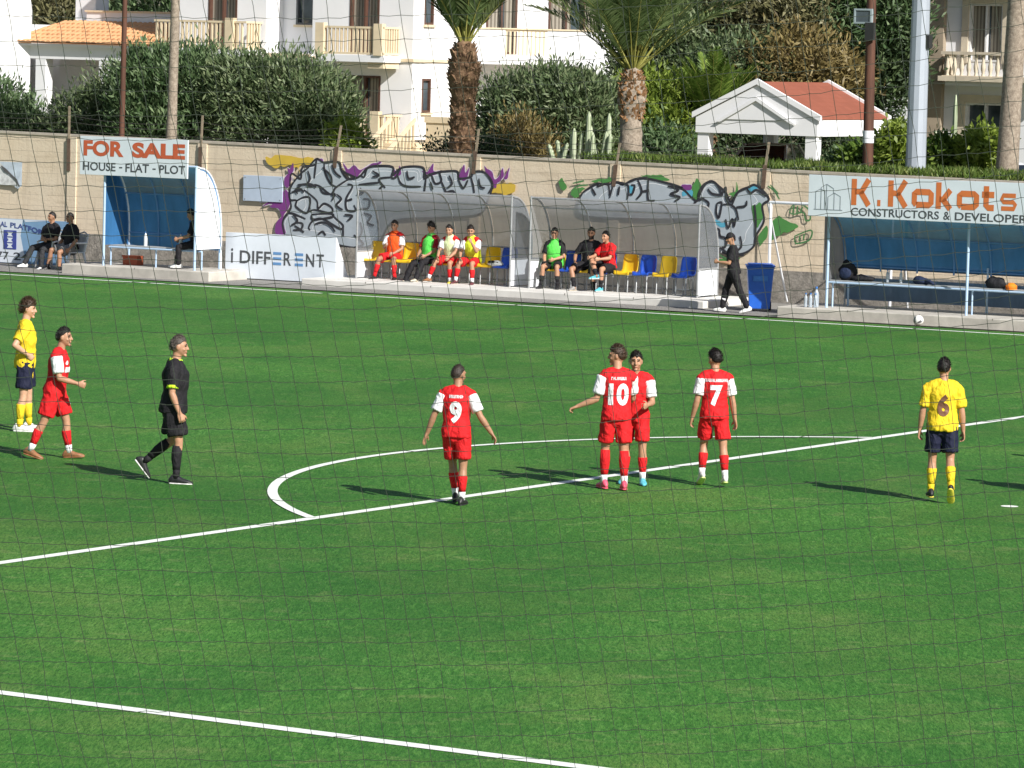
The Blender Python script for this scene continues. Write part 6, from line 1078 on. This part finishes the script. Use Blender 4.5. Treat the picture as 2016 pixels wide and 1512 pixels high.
seated('substitute in bright yellow bib resting chin on hand next to an empty yellow seat', -3.70, 4.15, 6, .69, .15, sk='tan', style='full', shirt='red', sleeves='white', bib='yellow_bib', boots='maroon', sole='cream', legs={'L': (82, 8, 2, 4, 0, 10), 'R': (84, 12, 4, 8, 0, 10)}, arms={'L': (42, 6, 150, -18, 80), 'R': (30, 10, 60, -20, 50)}, lean=14, head=(18, 12), seed=14)
seated('young man in black shirt and green bib at the left post of the right shelter', -1.60, 4.2, 14, .70, .15, sk='tan', shirt='black', bib='green_bib', shorts='black', sock='black', cuff='black', boots='black', sole='black', legs=TH, arms={'L': (22, 14, 70, -44, 50), 'R': (18, 10, 50, -16, 50)}, lean=4, head=(8, 8), seed=15, sock_top=.5)
seated('bearded man all in black sitting between the green bib and the plain red shirt', -.68, 4.2, 6, .71, .15, sk='olive', shirt='black', shorts='black', sock='black', cuff='black', boots='grey', sole='cream', beard=True, build=1.12, H=1.82, legs={'L': (76, 16, -2, 4, 0, 10), 'R': (80, 26, 18, -18, 0, 10)}, arms={'L': (16, 20, 80, -20, 60), 'R': (10, 34, 60, -18, 60)}, lean=-2, head=(10, 8), seed=16, sock_top=.55)
seated('substitute in plain red shirt hugging his raised crossed leg', -.20, 4.2, -14, .70, .15, sk='tan', shirt='red', shorts='black', sock='black', cuff='black', boots='cyan', sole='white', legs={'L': (86, 8, 4, 2, 0, 8), 'R': (104, 8, 30, -42, 0, 10)}, arms={'L': (38, 10, 84, -24, 70), 'R': (44, 10, 86, -16, 70)}, lean=10, head=(-2, 6), seed=17, sock_top=.6)
GW = 'men on plastic chairs by the left banner'
pa = far(-14.92, 3.3); person('man in black with arms folded and dark trousers on a white plastic chair', (pa.x, pa.y), -100, 1.76, 'olive', 'black', 'buzz', 'black', None, trousers='charcoal', boots='white', sole='white', cuff='white', legs={'L': (80, 8, 8, 4, 0, 10), 'R': (84, 14, 26, 8, 0, 12)}, arms={'L': (22, 10, 84, -60, 60), 'R': (22, 10, 78, -58, 60)}, lean=-4, head=(-20, 6), pelvis=.53, voxel=.010, seed=21, build=1.12, group=GW)
pb2 = far(-14.18, 3.1); person('man in black shirt and grey shorts on a white plastic chair beside the left dugout', (pb2.x, pb2.y), -112, 1.80, 'olive', 'black', 'buzz', 'black', None, 'grey', None, 'black', 'black', 'black', legs={'L': (78, 8, 2, 4, 0, 10), 'R': (82, 16, 8, 10, 0, 12)}, arms={'L': (12, 26, 40, -6, 50), 'R': (14, 18, 52, -24, 50)}, lean=2, head=(6, 4), pelvis=.53, voxel=.010, seed=22, build=1.12, sleeve_len=.9, group=GW)
pc = far(-10.2, 2.5); person('person in black clothes sitting sideways at the right end of the left dugout bench', (pc.x, pc.y), -150, 1.72, 'tan', 'black', 'full', 'black', None, trousers='black', boots='white', sole='white', cuff=None, legs={'L': (80, 6, -2, 2, 0, 6), 'R': (78, 8, 10, 4, 0, 8)}, arms={'L': (26, 8, 74, -12, 60), 'R': (24, 8, 66, -16, 60)}, lean=10, head=(-8, 22), pelvis=.82, z0=.22, voxel=.010, seed=23)
# two players just outside the picture on the right, whose shadows fall into it
person('footballer in yellow kit standing beyond the right edge', (4.9, 5.6), 150, 1.76, 'tan', 'black', 'short', 'yellow', None, 'navy', 'yellow', 'yellow', 'black', seed=31, voxel=.012, group=PT_)
person('footballer in red kit walking beyond the right edge', (6.0, 1.82), 140, 1.78, 'tan', 'black', 'short', 'red', 'white', 'red', 'red', 'white', 'black', seed=32, voxel=.012, group=PT_)
# white plastic chairs
def plastic_chair(lab, u, v, dh):
    p = far(u, v); o = empty('plastic_chair', lab, 'chair', p, R(dh)-math.pi/2, 'white plastic chairs'); WP = WB
    b = MB(); b.box(-.23, .23, -.22, .22, .405, .43); b.build('seat', WP, o, bevel=.01)
    for k in range(5): b = MB(); x = -.18+.09*k; b.prism([(x-.041, -.21, .43), (x+.041, -.21, .43), (x+.041, -.19, .43), (x-.041, -.19, .43)], (0, -.1, .42)); b.build('back_slat', WP, o)
    b = MB(); b.tube([(-.24, -.22, .43), (-.25, -.31, .84), (0, -.34, .9), (.25, -.31, .84), (.24, -.22, .43)], .022, 8); b.build('back_frame', WP, o, smooth=True)
    for s in (-1, 1):
        b = MB(); b.tube([(s*.26, -.27, .64), (s*.28, .1, .65), (s*.27, .2, .62)], .024, 8); b.build('armrest', WP, o, smooth=True)
        for y0, y1 in ((.2, .27), (-.2, -.28)): b = MB(); b.tube([(s*.22, y0, .41), (s*.27, y1, 0)], [.035, .022], 8, flat=True); b.build('leg', WP, o, smooth=True)
        b = MB(); b.tube([(s*.27, .2, .62), (s*.23, .2, .42)], .022, 8); b.build('arm_post', WP, o, smooth=True)
plastic_chair('white plastic chair under the man with folded arms', -14.92, 3.32, -100); plastic_chair('white plastic chair under the man in grey shorts', -14.18, 3.12, -112)

# ---------------------------------------------------------------- protective net between the stand and the pitch
NETM = mat('net_cord', (.028, .038, .026), .8, .2)
def build_net():
    c = Vec((18.31, -33.05, 0)); rot = 0.54626; U_ = Vec((math.cos(rot), math.sin(rot), 0)); o = empty('safety_net', 'fine black square-mesh safety net hanging across the whole view', 'net', c, rot)
    cell = .0985; g = random.Random(3); nx, nz = 112, 76; z0 = 0.0
    def node(i, j):
        x = (i-nx/2)*cell; z = z0+j*cell; q = x/2.1                      # q: -1..1 across the picture
        xx = x-(.20-.03*q)*(4.1-z)*-1*-1; zz = z+.058*x+.0155*x*x
        n1 = noise.noise(Vec((i*.35, j*.35, 1.3))); n2 = noise.noise(Vec((i*.35+40, j*.35, 4.1)))
        y = -.10*math.sin(math.pi*min(1, max(0, z/7.5)))+.05*noise.noise(Vec((x*.6, z*.5, 2)))
        return Vec((x+(z-4.1)*-.19*(1-.15*q)+.012*n1+g.uniform(-.002, .002), y, max(.01, zz+.012*n2+g.uniform(-.002, .002))))
    N_ = [[node(i, j) for j in range(nz+1)] for i in range(nx+1)]
    b = MB(); r_ = .0016
    def cord(p, q):
        t = (q-p).normalized(); a = t.orthogonal().normalized()*r_; c_ = t.cross(a)
        b.add([p+a, p+c_, p-a, p-c_, q+a, q+c_, q-a, q-c_], [(0, 1, 5, 4), (1, 2, 6, 5), (2, 3, 7, 6), (3, 0, 4, 7)])
    for i in range(nx+1):
        for j in range(nz+1):
            if j < nz: m_ = (N_[i][j]+N_[i][j+1])/2+Vec((.003*g.uniform(-1, 1), 0, 0)); cord(N_[i][j], m_); cord(m_, N_[i][j+1])
            if i < nx: m_ = (N_[i][j]+N_[i+1][j])/2-Vec((0, 0, .003+.003*g.random())); cord(N_[i][j], m_); cord(m_, N_[i+1][j])
            p = N_[i][j]; k_ = .0033; b.add([p+Vec(d)*k_ for d in ((1, 0, 0), (0, 1, 0), (-1, 0, 0), (0, -1, 0), (0, 0, 1), (0, 0, -1))], [(0, 1, 4), (1, 2, 4), (2, 3, 4), (3, 0, 4), (1, 0, 5), (2, 1, 5), (3, 2, 5), (0, 3, 5)])
    b.build('mesh', NETM, o)
    q = MB(); q.tube([N_[i][nz] for i in range(0, nx+1, 2)], .008, 6); q.build('top_rope', NETM, o)
build_net()
bpy.data.collections.remove(TMPC)
